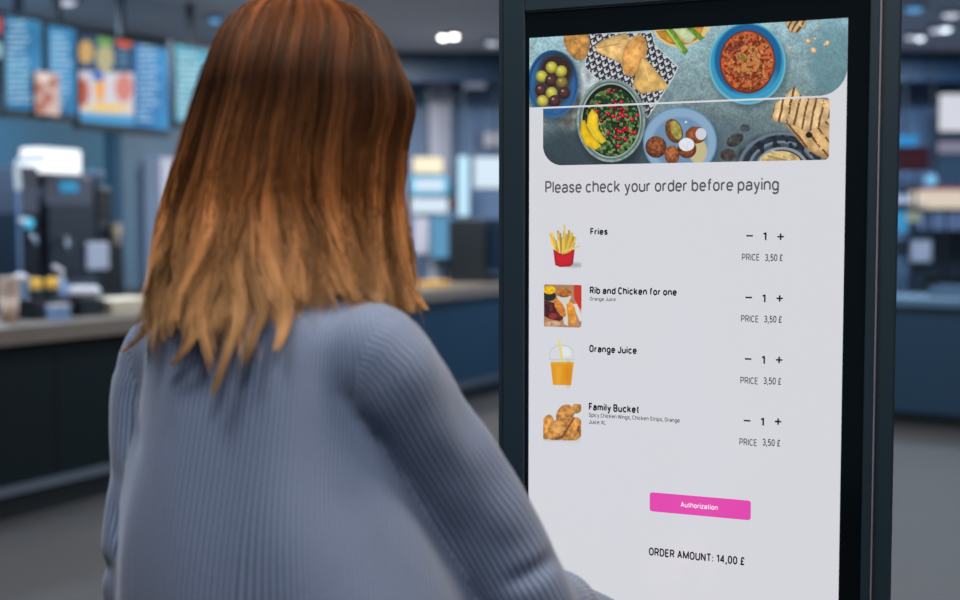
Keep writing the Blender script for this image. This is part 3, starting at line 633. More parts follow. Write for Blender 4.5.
    p.poly(C([(248, 400), (262, 352), (300, 322), (338, 284), (358, 318), (395, 326), (474, 338), (470, 400), (430, 438), (385, 458), (330, 430), (262, 418)]), (222, 188, 138), tex=.28, ts=7, seed=5, stripes=(12, 8, (116, 80, 54), .14))
    p.ell(809, 135, 3.5, 3, (40, 34, 36), tex=.5)
    return p.c
hs0, hz1 = sL, zt
zs = KP.hit(531, 105.3)[1]; zsb = (KP.hit(545, 109.5)[1] + KP.hit(825, 101.8)[1]) / 2
zm = (zs + zsb) / 2; zs = zm + .0013; zsb = zm - .0013
h0, h1 = ks(543.3, 130), ks(829.5, 130); zlow = (KP.hit(560, 165.3)[1] + KP.hit(820, 160)[1]) / 2
grid_picture('food_banner', KP, sL, sR, zs, zt, .0010, 900, 200, hero, pk, SCR, mask=rr(sL, sR, zs, zt, 0, 0, .036, 0), label='upper piece of the banner photo with bowls and pastries')
grid_picture('food_banner', KP, h0, h1, zlow, zsb, .0010, 820, 170, hero, pk, SCR, mask=rr(h0, h1, zlow, zsb, 0, .006, .006, .030), label='lower piece of the banner photo with salad, plate and flatbread')

def fries(X, Y):
    p = Paint(X, Y); p.c[:] = (213, 213, 220); p.ell(574, 265, 10, 2.4, (150, 152, 160), soft=3, a=.7)
    p.poly([(553.5, 251), (574.5, 250), (573, 264), (570, 266.5), (560, 267), (555.5, 265)], (150, 30, 40)) 
    rg = np.random.default_rng(5)
    for k in range(46):
        x = 556 + rg.random() * 17; tx = 563.5 + (x - 564) * 1.45 + rg.normal() * 1.6; ty = 229 + abs(x - 564) * .35 + rg.random() * 14
        c = np.array([226, 186, 78]) * (.72 + .4 * rg.random()); p.line(563.5 + (x - 564) * .7, 254, tx, ty, 1.9, c)
    p.line(564, 250, 564.5, 225.5, 1.7, (216, 190, 96)); p.line(562, 252, 579, 246, 1.8, (226, 196, 110)); p.line(550, 234, 556, 246, 1.6, (220, 184, 76))
    p.poly([(553.3, 249), (558, 252.5), (563, 254.5), (568, 253), (574.6, 249), (572.8, 264), (570, 266.3), (560, 266.8), (555.2, 265)], (206, 40, 54), tex=.08, ts=9)
    return p.c
def ribs(X, Y):
    p = Paint(X, Y); p.c[:] = (172, 128, 98); p.c *= (.85 + .3 * fbm(X, Y, 6, 3))[..., None]
    p.poly([(574, 283), (583, 283), (583, 312), (578, 306), (574, 298)], (196, 58, 40)); p.ell(583, 312, 3, 5, (226, 150, 60))
    p.ell(549, 296, 7, 5, (44, 48, 40)); p.ell(549.5, 290, 6, 4.2, (232, 184, 30), tex=.25, ts=2)
    p.poly([(556.5, 296), (571.5, 296), (568, 304), (560, 303.5)], (208, 206, 204)); p.ell(564, 293, 7.4, 4.4, (186, 112, 50), tex=.5, ts=3)
    p.poly([(544, 300), (554, 303), (564, 318), (560, 321), (550, 319), (544, 316)], (84, 42, 44), tex=.5, ts=3); p.ell(553, 316, 4, 3, (150, 52, 48))
    p.poly([(561, 303), (566, 302), (568, 314), (568, 326), (564, 324)], (216, 206, 196)); p.poly([(572, 304), (577, 304), (583, 318), (580, 322)], (218, 214, 214))
    p.ell(560, 308, 4, 10, (206, 124, 52), ang=-28, tex=.35, ts=3); p.ell(571.5, 313, 4.4, 11.5, (218, 148, 60), ang=-10, tex=.25, ts=3); p.ell(553, 324, 8, 3, (196, 160, 126), tex=.2)
    return p.c
def juice(X, Y):
    p = Paint(X, Y); p.c[:] = (214, 214, 221); p.ell(561.5, 354, 12.5, 9.5, (196, 204, 208)); p.ell(561.5, 354.5, 11.4, 8.6, (212, 215, 220)); p.ell(566, 352, 5, 5, (224, 228, 226), soft=2)
    p.line(549, 359.5, 574.5, 359.5, 1.4, (196, 202, 206)); p.line(559, 341, 562.5, 361, 2.4, (224, 214, 122))
    p.poly([(550.5, 362), (573.8, 362), (571, 385.3), (553, 384.8)], (224, 150, 34)); p.poly([(550.5, 362), (573.8, 362), (573.6, 364), (550.8, 364)], (222, 170, 50))
    p.poly([(556, 366), (561, 366), (560, 384), (556, 384)], (232, 166, 50), soft=4); p.ell(568, 374, 3, 10, (206, 132, 30), soft=4, a=.7)
    return p.c
def bucket(X, Y):
    p = Paint(X, Y); p.c[:] = (214, 214, 221); p.ell(562, 441, 18, 2.6, (176, 172, 178), soft=3, a=.8)
    c = (198, 138, 72)
    for x, y, rx, ry, an in ((547.5, 427, 6.5, 12.5, 10), (565, 415, 8.5, 11, 25), (577, 408, 4.6, 5.6, 20), (571, 412, 7, 3.6, -35), (558, 430, 10, 10, 0), (574, 428, 8, 11, 20), (572, 436, 10, 5, -15), (553, 436, 9, 4, 5)):
        p.ell(x, y, rx, ry, np.array(c) * (.94 + .12 * ((x * 7) % 1)), ang=an, ball=.28, tex=.35, ts=3.2)
    p.line(574, 418, 562, 437, 1.8, (118, 62, 48), .8); p.line(579, 426, 578, 431, 2, (110, 56, 50), .7); p.line(562, 437, 556, 438.5, 2, (112, 62, 44), .7); p.ell(558, 427, 5, 5, (222, 172, 110), soft=4, a=.6)
    p.put((Y > 440.5) * 1., (208, 208, 214)); return p.c
for fn, x0, y0, x1, y1, rad, lb in ((fries, 546, 223, 582, 271, 0, 'picture of fries in a red carton'), (ribs, 544.3, 284.3, 581.8, 326.5, .005, 'picture of ribs and chicken'), (juice, 546, 338, 578, 388, 0, 'picture of an orange juice cup'), (bucket, 543.5, 402, 581.5, 441.3, .006, 'picture of fried chicken pieces')):
    a0, z1 = KP.hit(x0, y0); a1, _ = KP.hit(x1, y0); z0 = KP.hit(x0, y1)[1]
    grid_picture('item_picture', KP, a0, a1, z0, z1, .0010, 96, 110, fn, pk, SCR, mask=rr(a0, a1, z0, z1, rad * .4, rad * .4, rad, rad * .4) if rad else None, label=lb)

# lettering on the screen
T_BLACK = mat('screen_ink_black', (24, 26, 32), .3, var=.02); T_GREY = mat('screen_ink_grey', (78, 78, 84), .3, var=.02); T_MID = mat('screen_ink_mid', (62, 62, 68), .3, var=.02)
T_WHITE = glow('screen_ink_white', (250, 225, 242), 1.0); PINK = glow('pink_button', (226, 74, 174), 1.0)
for m_, c_ in ((T_BLACK, (20, 22, 28)), (T_GREY, (80, 80, 86)), (T_MID, (56, 56, 64))):
    b = m_.node_tree.nodes['Principled BSDF']; b.inputs['Emission Color'].default_value = rgba(c_); b.inputs['Emission Strength'].default_value = .8
def EA_(cx, cy, rx_, ry_, a0, a1):
    n = max(6, int(abs(a1 - a0) / 15)); o = []
    for k in range(n + 1):
        a = R(a0 + (a1 - a0) * k / n); c, q = math.cos(a), math.sin(a); o.append((cx + rx_ * math.copysign(abs(c) ** .86, c), cy + ry_ * math.copysign(abs(q) ** .86, q)))
    return o
XH = .74; OV = EA_(.27, .37, .27, .37, 0, 360); ARCH = EA_(.27, .45, .27, .29, 165, 0) + [(.54, 0)]
S_ = [(.46, .56), (.38, .70), (.24, .74), (.08, .69), (.03, .55), (.10, .44), (.24, .38), (.40, .31), (.48, .19), (.40, .05), (.24, 0), (.08, .05), (0, .18)]
GL = {'a': (.52, XH, [EA_(.27, .53, .25, .21, 160, 0) + [(.52, 0)], [(.52, .41), (.26, .41)] + EA_(.20, .205, .20, .205, 90, 270) + [(.34, .02), (.52, .14)]]),
      'b': (.54, XH, [OV, [(0, 0), (0, 1)]]), 'c': (.5, XH, [EA_(.27, .37, .27, .37, 45, 315)]), 'd': (.54, XH, [OV, [(.54, 0), (.54, 1)]]),
      'e': (.54, XH, [[(.01, .38), (.54, .38)] + EA_(.27, .38, .27, .36, 5, 180) + EA_(.27, .34, .27, .34, 180, 318)]),
      'f': (.34, 1, [[(.13, 0), (.13, .8)] + EA_(.34, .80, .21, .20, 180, 90), [(0, .70), (.32, .70)]]),
      'g': (.54, XH, [OV, [(.54, XH), (.54, -.05)] + EA_(.27, -.05, .27, .23, 0, -150)]), 'h': (.54, 1, [[(0, 0), (0, 1)], ARCH]),
      'i': (0, 1, [[(0, 0), (0, .72)], [(0, .90), (0, 1.04)]]), 'k': (.52, 1, [[(0, 0), (0, 1)], [(0, .24), (.48, .72)], [(.16, .42), (.52, 0)]]), 'l': (0, 1, [[(0, 0), (0, 1)]]),
      'm': (.86, XH, [[(0, 0), (0, XH)], EA_(.215, .45, .215, .29, 165, 0) + [(.43, 0)], EA_(.645, .45, .215, .29, 165, 0) + [(.86, 0)]]),
      'n': (.54, XH, [[(0, 0), (0, XH)], ARCH]), 'o': (.54, XH, [OV]), 'p': (.54, XH, [OV, [(0, XH), (0, -.28)]]),
      'r': (.30, XH, [[(0, 0), (0, XH)], EA_(.27, .42, .27, .31, 165, 82)]), 's': (.48, XH, [S_]),
      't': (.30, 1, [[(.13, .94), (.13, .16), (.18, .03), (.30, .01)], [(0, .72), (.29, .72)]]), 'u': (.54, XH, [[(0, XH)] + EA_(.27, .27, .27, .27, 180, 345), [(.54, XH), (.54, 0)]]),
      'v': (.5, XH, [[(0, XH), (.25, 0), (.5, XH)]]), 'w': (.78, XH, [[(0, XH), (.19, 0), (.39, .7), (.59, 0), (.78, XH)]]),
      'y': (.5, XH, [[(0, XH), (.26, .04)], [(.5, XH), (.24, -.14), (.16, -.25), (.02, -.27)]]), 'z': (.48, XH, [[(.02, XH), (.46, XH), (0, 0), (.48, 0)]]),
      'A': (.64, 1, [[(0, 0), (.32, 1), (.64, 0)], [(.12, .33), (.52, .33)]]), 'B': (.58, 1, [[(0, 0), (0, 1), (.28, 1)] + EA_(.30, .75, .24, .25, 90, -90) + [(0, .5)], [(.3, .5)] + EA_(.32, .25, .26, .25, 90, -90) + [(0, 0)]]),
      'C': (.6, 1, [EA_(.31, .5, .31, .5, 40, 320)]), 'D': (.6, 1, [[(0, 0), (0, 1), (.2, 1)] + EA_(.22, .5, .38, .5, 90, -90) + [(0, 0)]]),
      'E': (.5, 1, [[(.48, 1), (0, 1), (0, 0), (.5, 0)], [(0, .52), (.44, .52)]]), 'F': (.48, 1, [[(.48, 1), (0, 1), (0, 0)], [(0, .5), (.42, .5)]]), 'I': (0, 1, [[(0, 0), (0, 1)]]),
      'J': (.48, 1, [[(.48, 1), (.48, .3)] + EA_(.24, .26, .24, .26, 0, -170)]), 'L': (.46, 1, [[(0, 1), (0, 0), (.46, 0)]]), 'M': (.8, 1, [[(0, 0), (0, 1), (.4, .08), (.8, 1), (.8, 0)]]),
      'N': (.6, 1, [[(0, 0), (0, 1), (.6, 0), (.6, 1)]]), 'O': (.64, 1, [EA_(.32, .5, .32, .5, 0, 360)]), 'P': (.56, 1, [[(0, 0), (0, 1), (.28, 1)] + EA_(.3, .72, .26, .28, 90, -90) + [(0, .44)]]),
      'R': (.58, 1, [[(0, 0), (0, 1), (.28, 1)] + EA_(.3, .73, .26, .27, 90, -90) + [(0, .46)], [(.3, .46), (.58, 0)]]), 'S': (.56, 1, [[(x * 1.16, y * 1.351) for x, y in S_]]),
      'T': (.6, 1, [[(0, 1), (.6, 1)], [(.3, 1), (.3, 0)]]), 'U': (.6, 1, [[(0, 1)] + EA_(.3, .3, .3, .3, 180, 360) + [(.6, 1)]]), 'W': (.92, 1, [[(0, 1), (.22, 0), (.46, .95), (.7, 0), (.92, 1)]]),
      'X': (.6, 1, [[(0, 0), (.6, 1)], [(0, 1), (.6, 0)]]), '0': (.52, 1, [EA_(.26, .5, .26, .5, 0, 360)]), '1': (.3, 1, [[(0, .84), (.28, .97), (.28, 0)]]), '4': (.56, 1, [[(.42, 0), (.42, 1), (0, .27), (.56, .27)]]),
      '3': (.5, 1, [EA_(.25, .74, .24, .26, 150, -80) + [(.18, .51)], [(.25, .51)] + EA_(.25, .26, .26, .26, 80, -150)]), '5': (.5, 1, [[(.48, 1), (.08, 1), (.04, .5), (.12, .58)] + EA_(.25, .31, .25, .32, 110, -150)]),
      ',': (.08, 1, [[(.08, .10), (.07, -.03), (0, -.22)]]), ':': (.06, 1, [[(.03, 0), (.03, .14)], [(.03, .52), (.03, .66)]]),
      '\u00a3': (.54, 1, [EA_(.32, .74, .19, .26, 10, 180) + [(.14, .5), (.15, .2), (.02, .01), (.54, .01)], [(0, .46), (.4, .46)]])}
def text(name, s, x0, yb, x1, cap, m, th=.15, off=.0012, parent=SCR):
    mb = []; x = 0
    for ch in s:
        if ch == ' ': x += .31; continue
        w_, h_, st = GL[ch]
        for p in st:
            q = []
            for (px_, py_) in p:
                yy = th / 2 + py_ / h_ * (h_ - th) if py_ >= 0 and h_ >= py_ else (py_ + th / 2 if py_ < 0 else py_ - th / 2)
                q.append((x + th / 2 + px_ * (.92 if w_ else 1), yy))
            mb.append(q)
        x += w_ * .92 + th + .09
    W_ = x - .09; a0, z0 = KP.hit(x0, yb); a1 = KP.hit(x1, yb)[0]; zc = KP.hit(x0, yb - cap)[1] - z0; sx = (a1 - a0) / W_
    V_ = []; F_ = []
    def quad(c): b = len(V_); V_.extend(c); F_.append(tuple(range(b, b + len(c))))
    for q in mb:
        for i in range(len(q) - 1):
            (xa, ya), (xb_, yb_) = q[i], q[i + 1]; d = math.hypot(xb_ - xa, yb_ - ya)
            if d < 1e-6: continue
            nx, ny = -(yb_ - ya) / d * th / 2, (xb_ - xa) / d * th / 2; quad([(xa + nx, ya + ny), (xb_ + nx, yb_ + ny), (xb_ - nx, yb_ - ny), (xa - nx, ya - ny)])
            if i: quad([(xa + th / 2 * .96 * math.cos(2 * PI * k / 10), ya + th / 2 * .96 * math.sin(2 * PI * k / 10)) for k in range(10)])
        for e_, f_ in ((q[0], q[1]), (q[-1], q[-2])): pass
    mm = MB(); mm.add([KP.pt(a0 + vx * sx, z0 + vy * zc, off) for vx, vy in V_], F_)
    return mm.obj(name, m, parent)
BD = .215
text('heading_text', 'Please check your order before paying', 545.5, 193.3, 779, 12.3, T_GREY, .15)
text('item_name_text', 'Fries', 590.5, 235, 608, 7.2, T_BLACK, BD)
text('item_name_text', 'Rib and Chicken for one', 590, 294, 677, 7.6, T_BLACK, BD)
text('item_note_text', 'Orange Juice', 590, 300.6, 616, 3.8, T_MID)
text('item_name_text', 'Orange Juice', 589.5, 352.2, 637, 7.6, T_BLACK, BD)
text('item_name_text', 'Family Bucket', 589, 410.3, 639.5, 7.8, T_BLACK, BD)
text('item_note_text', 'Spicy Chicken Wings, Chicken Strips, Orange', 589, 416.8, 680, 4.2, T_MID)
text('item_note_text', 'Juice XL', 589, 423.6, 606, 4.2, T_MID)
for ym, x0, bl, bp in ((235.8, 746.5, 241, 260.6), (297.4, 745.6, 303, 322), (358.8, 745, 364.4, 383.6), (420.4, 744, 426.2, 445)):
    a0, z = KP.hit(x0, ym); a1, _ = KP.hit(x0 + 6.5, ym); MB().pbox(KP, a0, a1, z - .0011, z + .0011, .0006, .0012).obj('minus_sign', T_BLACK, SCR)
    text('quantity_text', '1', x0 + 16.3, bl, x0 + 20.3, 9, T_BLACK, .19)
    a0, z = KP.hit(x0 + 31, ym + .9); a1, _ = KP.hit(x0 + 37.5, ym + .9); am = (a0 + a1) / 2; h = (a1 - a0) / 2
    MB().pbox(KP, a0, a1, z - .0011, z + .0011, .0006, .0012).pbox(KP, am - .0011, am + .0011, z - h, z + h, .0006, .00125).obj('plus_sign', T_BLACK, SCR)
    text('price_text', 'PRICE', x0 - 4.5, bp, x0 + 13.3, 7, T_GREY); text('price_text', '3,50 \u00a3', x0 + 18.5, bp + .4, x0 + 36.5, 7, T_MID, .16)
a0, z1 = KP.hit(650, 492); a1 = ks(751, 505); z0 = KP.hit(650, 511)[1]
def rrect(P, a0, a1, z0, z1, r, o0, o1):
    pts = []
    for ca, cz, s0 in ((a1 - r, z1 - r, 0), (a0 + r, z1 - r, 90), (a0 + r, z0 + r, 180), (a1 - r, z0 + r, 270)):
        for k in range(7): pts.append((ca + r * math.cos(R(s0 + 15 * k)), cz + r * math.sin(R(s0 + 15 * k))))
    n = len(pts); v = [P.pt(a, z, o0) for a, z in pts] + [P.pt(a, z, o1) for a, z in pts]
    return MB().add(v, [tuple(range(n)), tuple(range(n, 2 * n))[::-1]] + [(i, (i + 1) % n, (i + 1) % n + n, i + n) for i in range(n)])
rrect(KP, a0, a1, z0, z1, .004, .0006, .0011).obj('order_button', PINK, SCR, label='pink authorization button')
text('button_text', 'Authorization', 681, 506.8, 718, 5.4, T_WHITE, .18, .0014)
text('total_text', 'ORDER AMOUNT: 14,00 \u00a3', 649, 555.2, 745, 8.2, T_BLACK, .19)

# ------------------------------------------------------------------ the woman
BC = np.array([-.232, 1.38]); YAW = R(30)
rx = np.array([math.cos(YAW), -math.sin(YAW), 0]); fw = np.array([math.sin(YAW), math.cos(YAW), 0]); up = np.array([0, 0, 1.])
def L(x, y, z): return np.array([BC[0], BC[1], 0]) + rx * x + fw * y + up * z
def torso_secs(secs): return [(L(cx, cy, z), rx * hw, fw * hd) for z, cx, cy, hw, hd in secs]
def remesh(mb, voxel, it=6, fac=.5, name='m'):
    o = bpy.data.objects.new('tmp', mb.mesh()); COL.objects.link(o)
    m = o.modifiers.new('r', 'REMESH'); m.mode = 'VOXEL'; m.voxel_size = voxel; m.use_smooth_shade = True
    if it: s_ = o.modifiers.new('s', 'SMOOTH'); s_.iterations = it; s_.factor = fac
    dg = bpy.context.evaluated_depsgraph_get(); me = bpy.data.meshes.new_from_object(o.evaluated_get(dg)); bpy.data.objects.remove(o); me.name = name
    me.shade_smooth(); return me
def resample(secs, n):
    A = np.array([np.concatenate(s_) for s_ in secs]); B = spline(A, n); return [(b[:3], b[3:6], b[6:9]) for b in B]
SH_R = at(384, 362, 1.295); EL_R = at(528, 598, 1.375); WR_R = at(605, 625, 1.58)
SH_L = L(-.162, .0, 1.262); EL_L = at(155, 592, 1.44); WR_L = np.array([-.26, 1.66, .93])
HD = np.array([-.192, 1.425, 1.557]); HY = R(36); hr = np.array([math.cos(HY), -math.sin(HY), 0]); hf = np.array([math.sin(HY), math.cos(HY), 0])
def Hh(x, y, z): return HD + (hr * x + hf * y + up * z) * 1.07 - up * .012
woman = thing('person', 'woman with shoulder length auburn hair in a striped light blue shirt seen from behind', 'person', (BC[0], BC[1], 0))
bm = MB()
bm.loft(resample(torso_secs([(.80, 0, 0, .155, .10), (.90, 0, -.005, .165, .112), (1.03, 0, 0, .125, .092), (1.16, 0, .005, .135, .10), (1.25, 0, 0, .135, .085), (1.30, 0, -.005, .11, .07), (1.35, 0, .005, .055, .052), (1.41, 0, .02, .045, .047)]), 24), 28)
bm.tube([L(0, .0, 1.33), L(.003, .02, 1.40), Hh(0, -.01, -.06)], [.055, .047, .047])
for sh, el, wr in ((SH_R, EL_R, WR_R), (SH_L, EL_L, WR_L)):
    bm.tube(spline([sh * .75 + L(0, 0, 1.25) * .25, sh, sh * .5 + el * .5, el, el * .6 + wr * .4, wr], 22), list(np.interp(np.linspace(0, 5, 22), range(6), [.042, .042, .038, .034, .033, .023])), 18)
for s_ in (-1, 1):
    bm.tube(spline([L(s_ * .085, 0, .86), L(s_ * .09, .02, .66), L(s_ * .09, .025, .47), L(s_ * .095, -.005, .3), L(s_ * .095, -.02, .09)], 20), list(np.interp(np.linspace(0, 4, 20), range(5), [.085, .076, .052, .05, .034])), 18)
    bm.tube([L(s_ * .095, -.03, .05), L(s_ * .1, .04, .04), L(s_ * .105, .12, .03)], [.032, .032, .026], 14)
# head: cranium, face, jaw, nose, brows, lips, ears
bm.loft(resample([(Hh(0, .0, .113), hr * .012, hf * .014), (Hh(0, 0, .105), hr * .04, hf * .05), (Hh(0, -.002, .07), hr * .066, hf * .083), (Hh(0, -.004, .02), hr * .074, hf * .094), (Hh(0, .002, -.03), hr * .070, hf * .088),
                  (Hh(0, .022, -.07), hr * .056, hf * .066), (Hh(0, .04, -.10), hr * .038, hf * .044), (Hh(0, .052, -.116), hr * .018, hf * .022)], 26), 30)
bm.tube([Hh(0, .088, .01), Hh(0, .10, -.015), Hh(0, .108, -.034)], [.007, .009, .011], 10)
for s_ in (-1, 1):
    bm.ball(Hh(s_ * .010, .099, -.037), .008, 8); bm.tube([Hh(s_ * .014, .088, .022), Hh(s_ * .032, .080, .026), Hh(s_ * .05, .062, .02)], .006, 8); bm.ball(Hh(s_ * .036, .066, -.03), (.022, .016, .018), 8)
    bm.loft([(Hh(s_ * (.072 + .004 * k), -.004 - .004 * k, -.012), hf * .016, up * (.030 - .003 * k)) for k in range(3)], 14)
bm.ball(Hh(0, .083, -.095), (.016, .014, .013), 8); bm.tube([Hh(-.02, .084, -.064), Hh(0, .092, -.062), Hh(.02, .084, -.064)], .006, 8)
def hand(wr, dirv, palmn, curl, side):           # palm plus five fingers, thumb leaves the side near the base
    d = np.array(dirv, float); d /= np.linalg.norm(d); n = np.array(palmn, float); n -= d * (n @ d); n /= np.linalg.norm(n); s = np.cross(d, n) * side
    bm.loft([(wr + d * q, s * a, n * b) for q, a, b in ((-.01, .024, .019), (.02, .030, .017), (.05, .037, .015), (.078, .038, .013), (.088, .034, .010))], 18)
    nails = []
    for i, (off, ln, cu) in enumerate(((.028, .070, curl[0]), (.010, .078, curl[1]), (-.009, .072, curl[2]), (-.027, .058, curl[3]))):
        p = wr + d * .080 + s * off; a = 0; pts = [wr + d * .06 + s * off, p]
        for k, fr_ in enumerate((.45, .30, .25)):
            a += cu * (.9 if k == 0 else 1.1); p = p + (d * math.cos(a) + n * math.sin(a) + s * off * 1.2) * ln * fr_; pts.append(p)
        bm.tube(pts, [.0092, .0090, .0084, .0076, .0066], 10); nails.append((pts[-1], a))
        MBn.ball(pts[-1] - (n * math.cos(a) - d * math.sin(a)) * .006, (.0045, .0045, .004), 6)
    bm.tube([wr + d * .018 + s * .022, wr + d * .035 + s * .046 + n * .012, wr + d * .060 + s * .056 + n * .022, wr + d * .080 + s * .054 + n * .030], [.014, .012, .0105, .008], 10)
MBn = MB()
hand(WR_R + np.array([.01, .016, -.006]), (.20, .93, -.10), (.1, -.1, -1), (.08, .75, .85, .9), -1)
hand(WR_L + np.array([.008, .012, 0]), (.6, .75, -.05), (.7, -.5, -.3), (.35, .4, .45, .5), 1)
body = link('body', remesh(bm, .0042, 5, name='body'), M['skin'], woman)
MBn.obj('fingernails', M['nail'], woman, smooth=True)
for s_ in (-1, 1):
    e = MB().ball(Hh(s_ * .031, .073, .002), .0125, 12).obj('eye', M['eyew'], woman, smooth=True)
    MB().ball(Hh(s_ * .031, .0815, .002), (.0055, .0055, .0055), 8).obj('iris', M['iris'], e, smooth=True)
    MB().tube([Hh(s_ * .016, .0925, .023), Hh(s_ * .032, .088, .029), Hh(s_ * .05, .071, .024)], .0028, 8).obj('eyebrow', mat('eyebrow_hair', (92, 58, 38), .8), woman, smooth=True)
MB().tube([Hh(-.019, .0895, -.064), Hh(0, .0985, -.0605), Hh(.019, .0895, -.064)], .0046, 8).tube([Hh(-.016, .089, -.070), Hh(0, .097, -.070), Hh(.016, .089, -.070)], .005, 8).obj('lips', M['lip'], woman, smooth=True)

# shirt
shm = MB()
TS = [(.80, .04, 0, .215, .145), (.90, .04, -.005, .215, .150), (1.00, .038, -.008, .206, .146), (1.10, .022, -.008, .184, .136), (1.20, .004, 0, .160, .122), (1.265, 0, 0, .150, .108), (1.305, 0, -.004, .142, .094), (1.34, 0, -.004, .116, .080), (1.37, 0, .004, .076, .066), (1.39, 0, .012, .058, .058)]
shm.loft(resample(torso_secs(TS), 40), 56, .82)
for s_ in (-1, 1): shm.tube([L(s_ * .045, 0, 1.335), L(s_ * .09, -.004, 1.305), L(s_ * .140, -.008, 1.268)], [.046, .050, .052], 20)
RA = spline([SH_R * .7 + L(0, 0, 1.26) * .3, SH_R, SH_R * .62 + EL_R * .38, SH_R * .25 + EL_R * .75, EL_R + np.array([.012, -.01, -.015]), EL_R * .6 + WR_R * .4, WR_R * .95 + EL_R * .05], 34)
RAr = np.interp(np.linspace(0, 6, 34), range(7), [.056, .056, .058, .056, .052, .046, .036])
shm.tube(RA, list(RAr), 28)
LA = spline([SH_L * .7 + L(0, 0, 1.25) * .3, SH_L, SH_L * .5 + EL_L * .5, EL_L + np.array([-.006, 0, 0]), EL_L * .6 + WR_L * .4, WR_L * .95 + EL_L * .05], 30)
LAr = np.interp(np.linspace(0, 5, 30), range(6), [.056, .057, .057, .054, .048, .036])
shm.tube(LA, list(LAr), 28)
sme = remesh(shm, .0055, 26, .5, 'shirt')
nv = len(sme.vertices); V = np.empty(nv * 3); sme.vertices.foreach_get('co', V); V = V.reshape(-1, 3); N = np.empty(nv * 3); sme.vertices.foreach_get('normal', N); N = N.reshape(-1, 3)
def polydist(V, path):
    best = np.full(len(V), 9.); ang = np.zeros(len(V)); tt = np.zeros(len(V)); s0 = 0
    ref = np.array([.3, .9, .3]);
    for i in range(len(path) - 1):
        a, b = path[i], path[i + 1]; d = b - a; l = np.linalg.norm(d); t_ = np.clip(((V - a) @ d) / (l * l), 0, 1); q = V - a - t_[:, None] * d; r_ = np.linalg.norm(q, axis=1)
        dn = d / l; u = ref - dn * (ref @ dn); u /= np.linalg.norm(u); w_ = np.cross(dn, u); an = np.arctan2(q @ w_, -(q @ u)); k = r_ < best; best[k] = r_[k]; ang[k] = an[k]; tt[k] = s0 + t_[k] * l; s0 += l
    return best, ang, tt
dR, aR, tR = polydist(V, RA); dL, aL, tL = polydist(V, LA)
loc = V - np.array([BC[0], BC[1], 0]); lx = loc @ rx; ly = loc @ fw; lz = V[:, 2]
hwz = np.interp(lz, [s_[0] for s_ in TS], [s_[3] for s_ in TS]); hdz = np.interp(lz, [s_[0] for s_ in TS], [s_[4] for s_ in TS])
rt = (np.abs(lx / hwz) ** 2.44 + np.abs(ly / hdz) ** 2.44) ** (1 / 2.44); dT = (rt - 1) * .13
th = np.arctan2(lx / hwz, -ly / hdz)
rRr = np.interp(tR, np.linspace(0, tR.max(), 34), RAr); rLr = np.interp(tL, np.linspace(0, tL.max(), 30), LAr)
seamR = lx - .146 - (lz - 1.22) * .28; seamL = -lx - .146 - (lz - 1.22) * .28
wz = np.clip((lz - 1.215) / .04, 0, 1); jR = .005 - (dR - rRr); jL = .005 - (dL - rLr)
mR = np.where(tR > .36, .1, jR * (1 - wz) + seamR * wz); mL = np.where(tL > .36, .1, jL * (1 - wz) + seamL * wz)
mask = np.where(lx > 0, mR, mL)
def n3(P, s, seed):                               # smooth pseudo noise from sines
    r_ = np.random.default_rng(seed); o_ = 0
    for k in range(7):
        d = r_.normal(size=3); d /= np.linalg.norm(d); o_ = o_ + np.sin(P @ d * (2 * PI / s) * (.6 + .9 * r_.random()) + r_.random() * 9)
    return o_ / 3.2
def fold(p, q, wd, amp):                          # a ridge (or valley) of cloth along a segment
    d = q - p; l2 = d @ d; t_ = ((V - p) @ d) / l2; tc = np.clip(t_, 0, 1); dist = np.linalg.norm(V - p - tc[:, None] * d, axis=1)
    env = np.sin(PI * np.clip(tc * .9 + .05, 0, 1)) ** .6
    return amp * env * np.exp(-(dist / wd) ** 2)
Pst = V * np.array([1, 1, .35])
disp = n3(Pst, .10, 4) * .0045 + n3(V, .07, 8) * .0012 * (mask > 0)
sp = lambda px, py, y: at(px, py, y)
for p, q, wd, amp in ((sp(368, 455, 1.22), sp(440, 560, 1.24), .014, -.007),
                      (sp(440, 440, 1.24), sp(500, 560, 1.27), .014, -.007), (sp(425, 430, 1.23), sp(470, 540, 1.25), .010, .006), (sp(470, 560, 1.26), sp(540, 540, 1.3), .011, -.007), (sp(455, 530, 1.25), sp(480, 470, 1.26), .010, -.006), (sp(400, 400, 1.22), sp(440, 500, 1.24), .010, -.005), (sp(500, 590, 1.29), sp(575, 545, 1.34), .010, -.007),
                      (sp(320, 595, 1.25), sp(395, 565, 1.25), .016, .004), (sp(345, 500, 1.24), sp(350, 590, 1.24), .012, -.005), (sp(110, 400, 1.4), sp(160, 470, 1.33), .013, -.006), (sp(110, 340, 1.4), sp(190, 345, 1.32), .014, .004), (sp(230, 420, 1.28), sp(290, 590, 1.27), .022, -.004), (sp(100, 470, 1.4), sp(130, 560, 1.38), .01, -.007), (sp(150, 390, 1.36), sp(165, 560, 1.34), .010, .005), (sp(180, 430, 1.3), sp(200, 600, 1.3), .012, -.005), (sp(255, 480, 1.26), sp(240, 600, 1.26), .010, .004)):
    disp += fold(p, q, wd, amp)
disp -= .0014 * np.exp(-(mask / .003) ** 2) * (lz > 1.16)
V2 = V + N * disp[:, None]; sme.vertices.foreach_set('co', V2.ravel())
for nm, arr in (('u_torso', lx + np.sign(lx) * np.clip((np.abs(lx) - .07) / .08, 0, 1) * (ly + .12)), ('u_sleeve', np.where(lx > 0, aR * .058 - np.clip(dR - rRr, 0, 1) * .6, aL * .058 - np.clip(dL - rLr, 0, 1) * .6)), ('sleeve', mask)):
    at_ = sme.attributes.new(nm, 'FLOAT', 'POINT'); at_.data.foreach_set('value', arr.astype(np.float32))
sme.update()
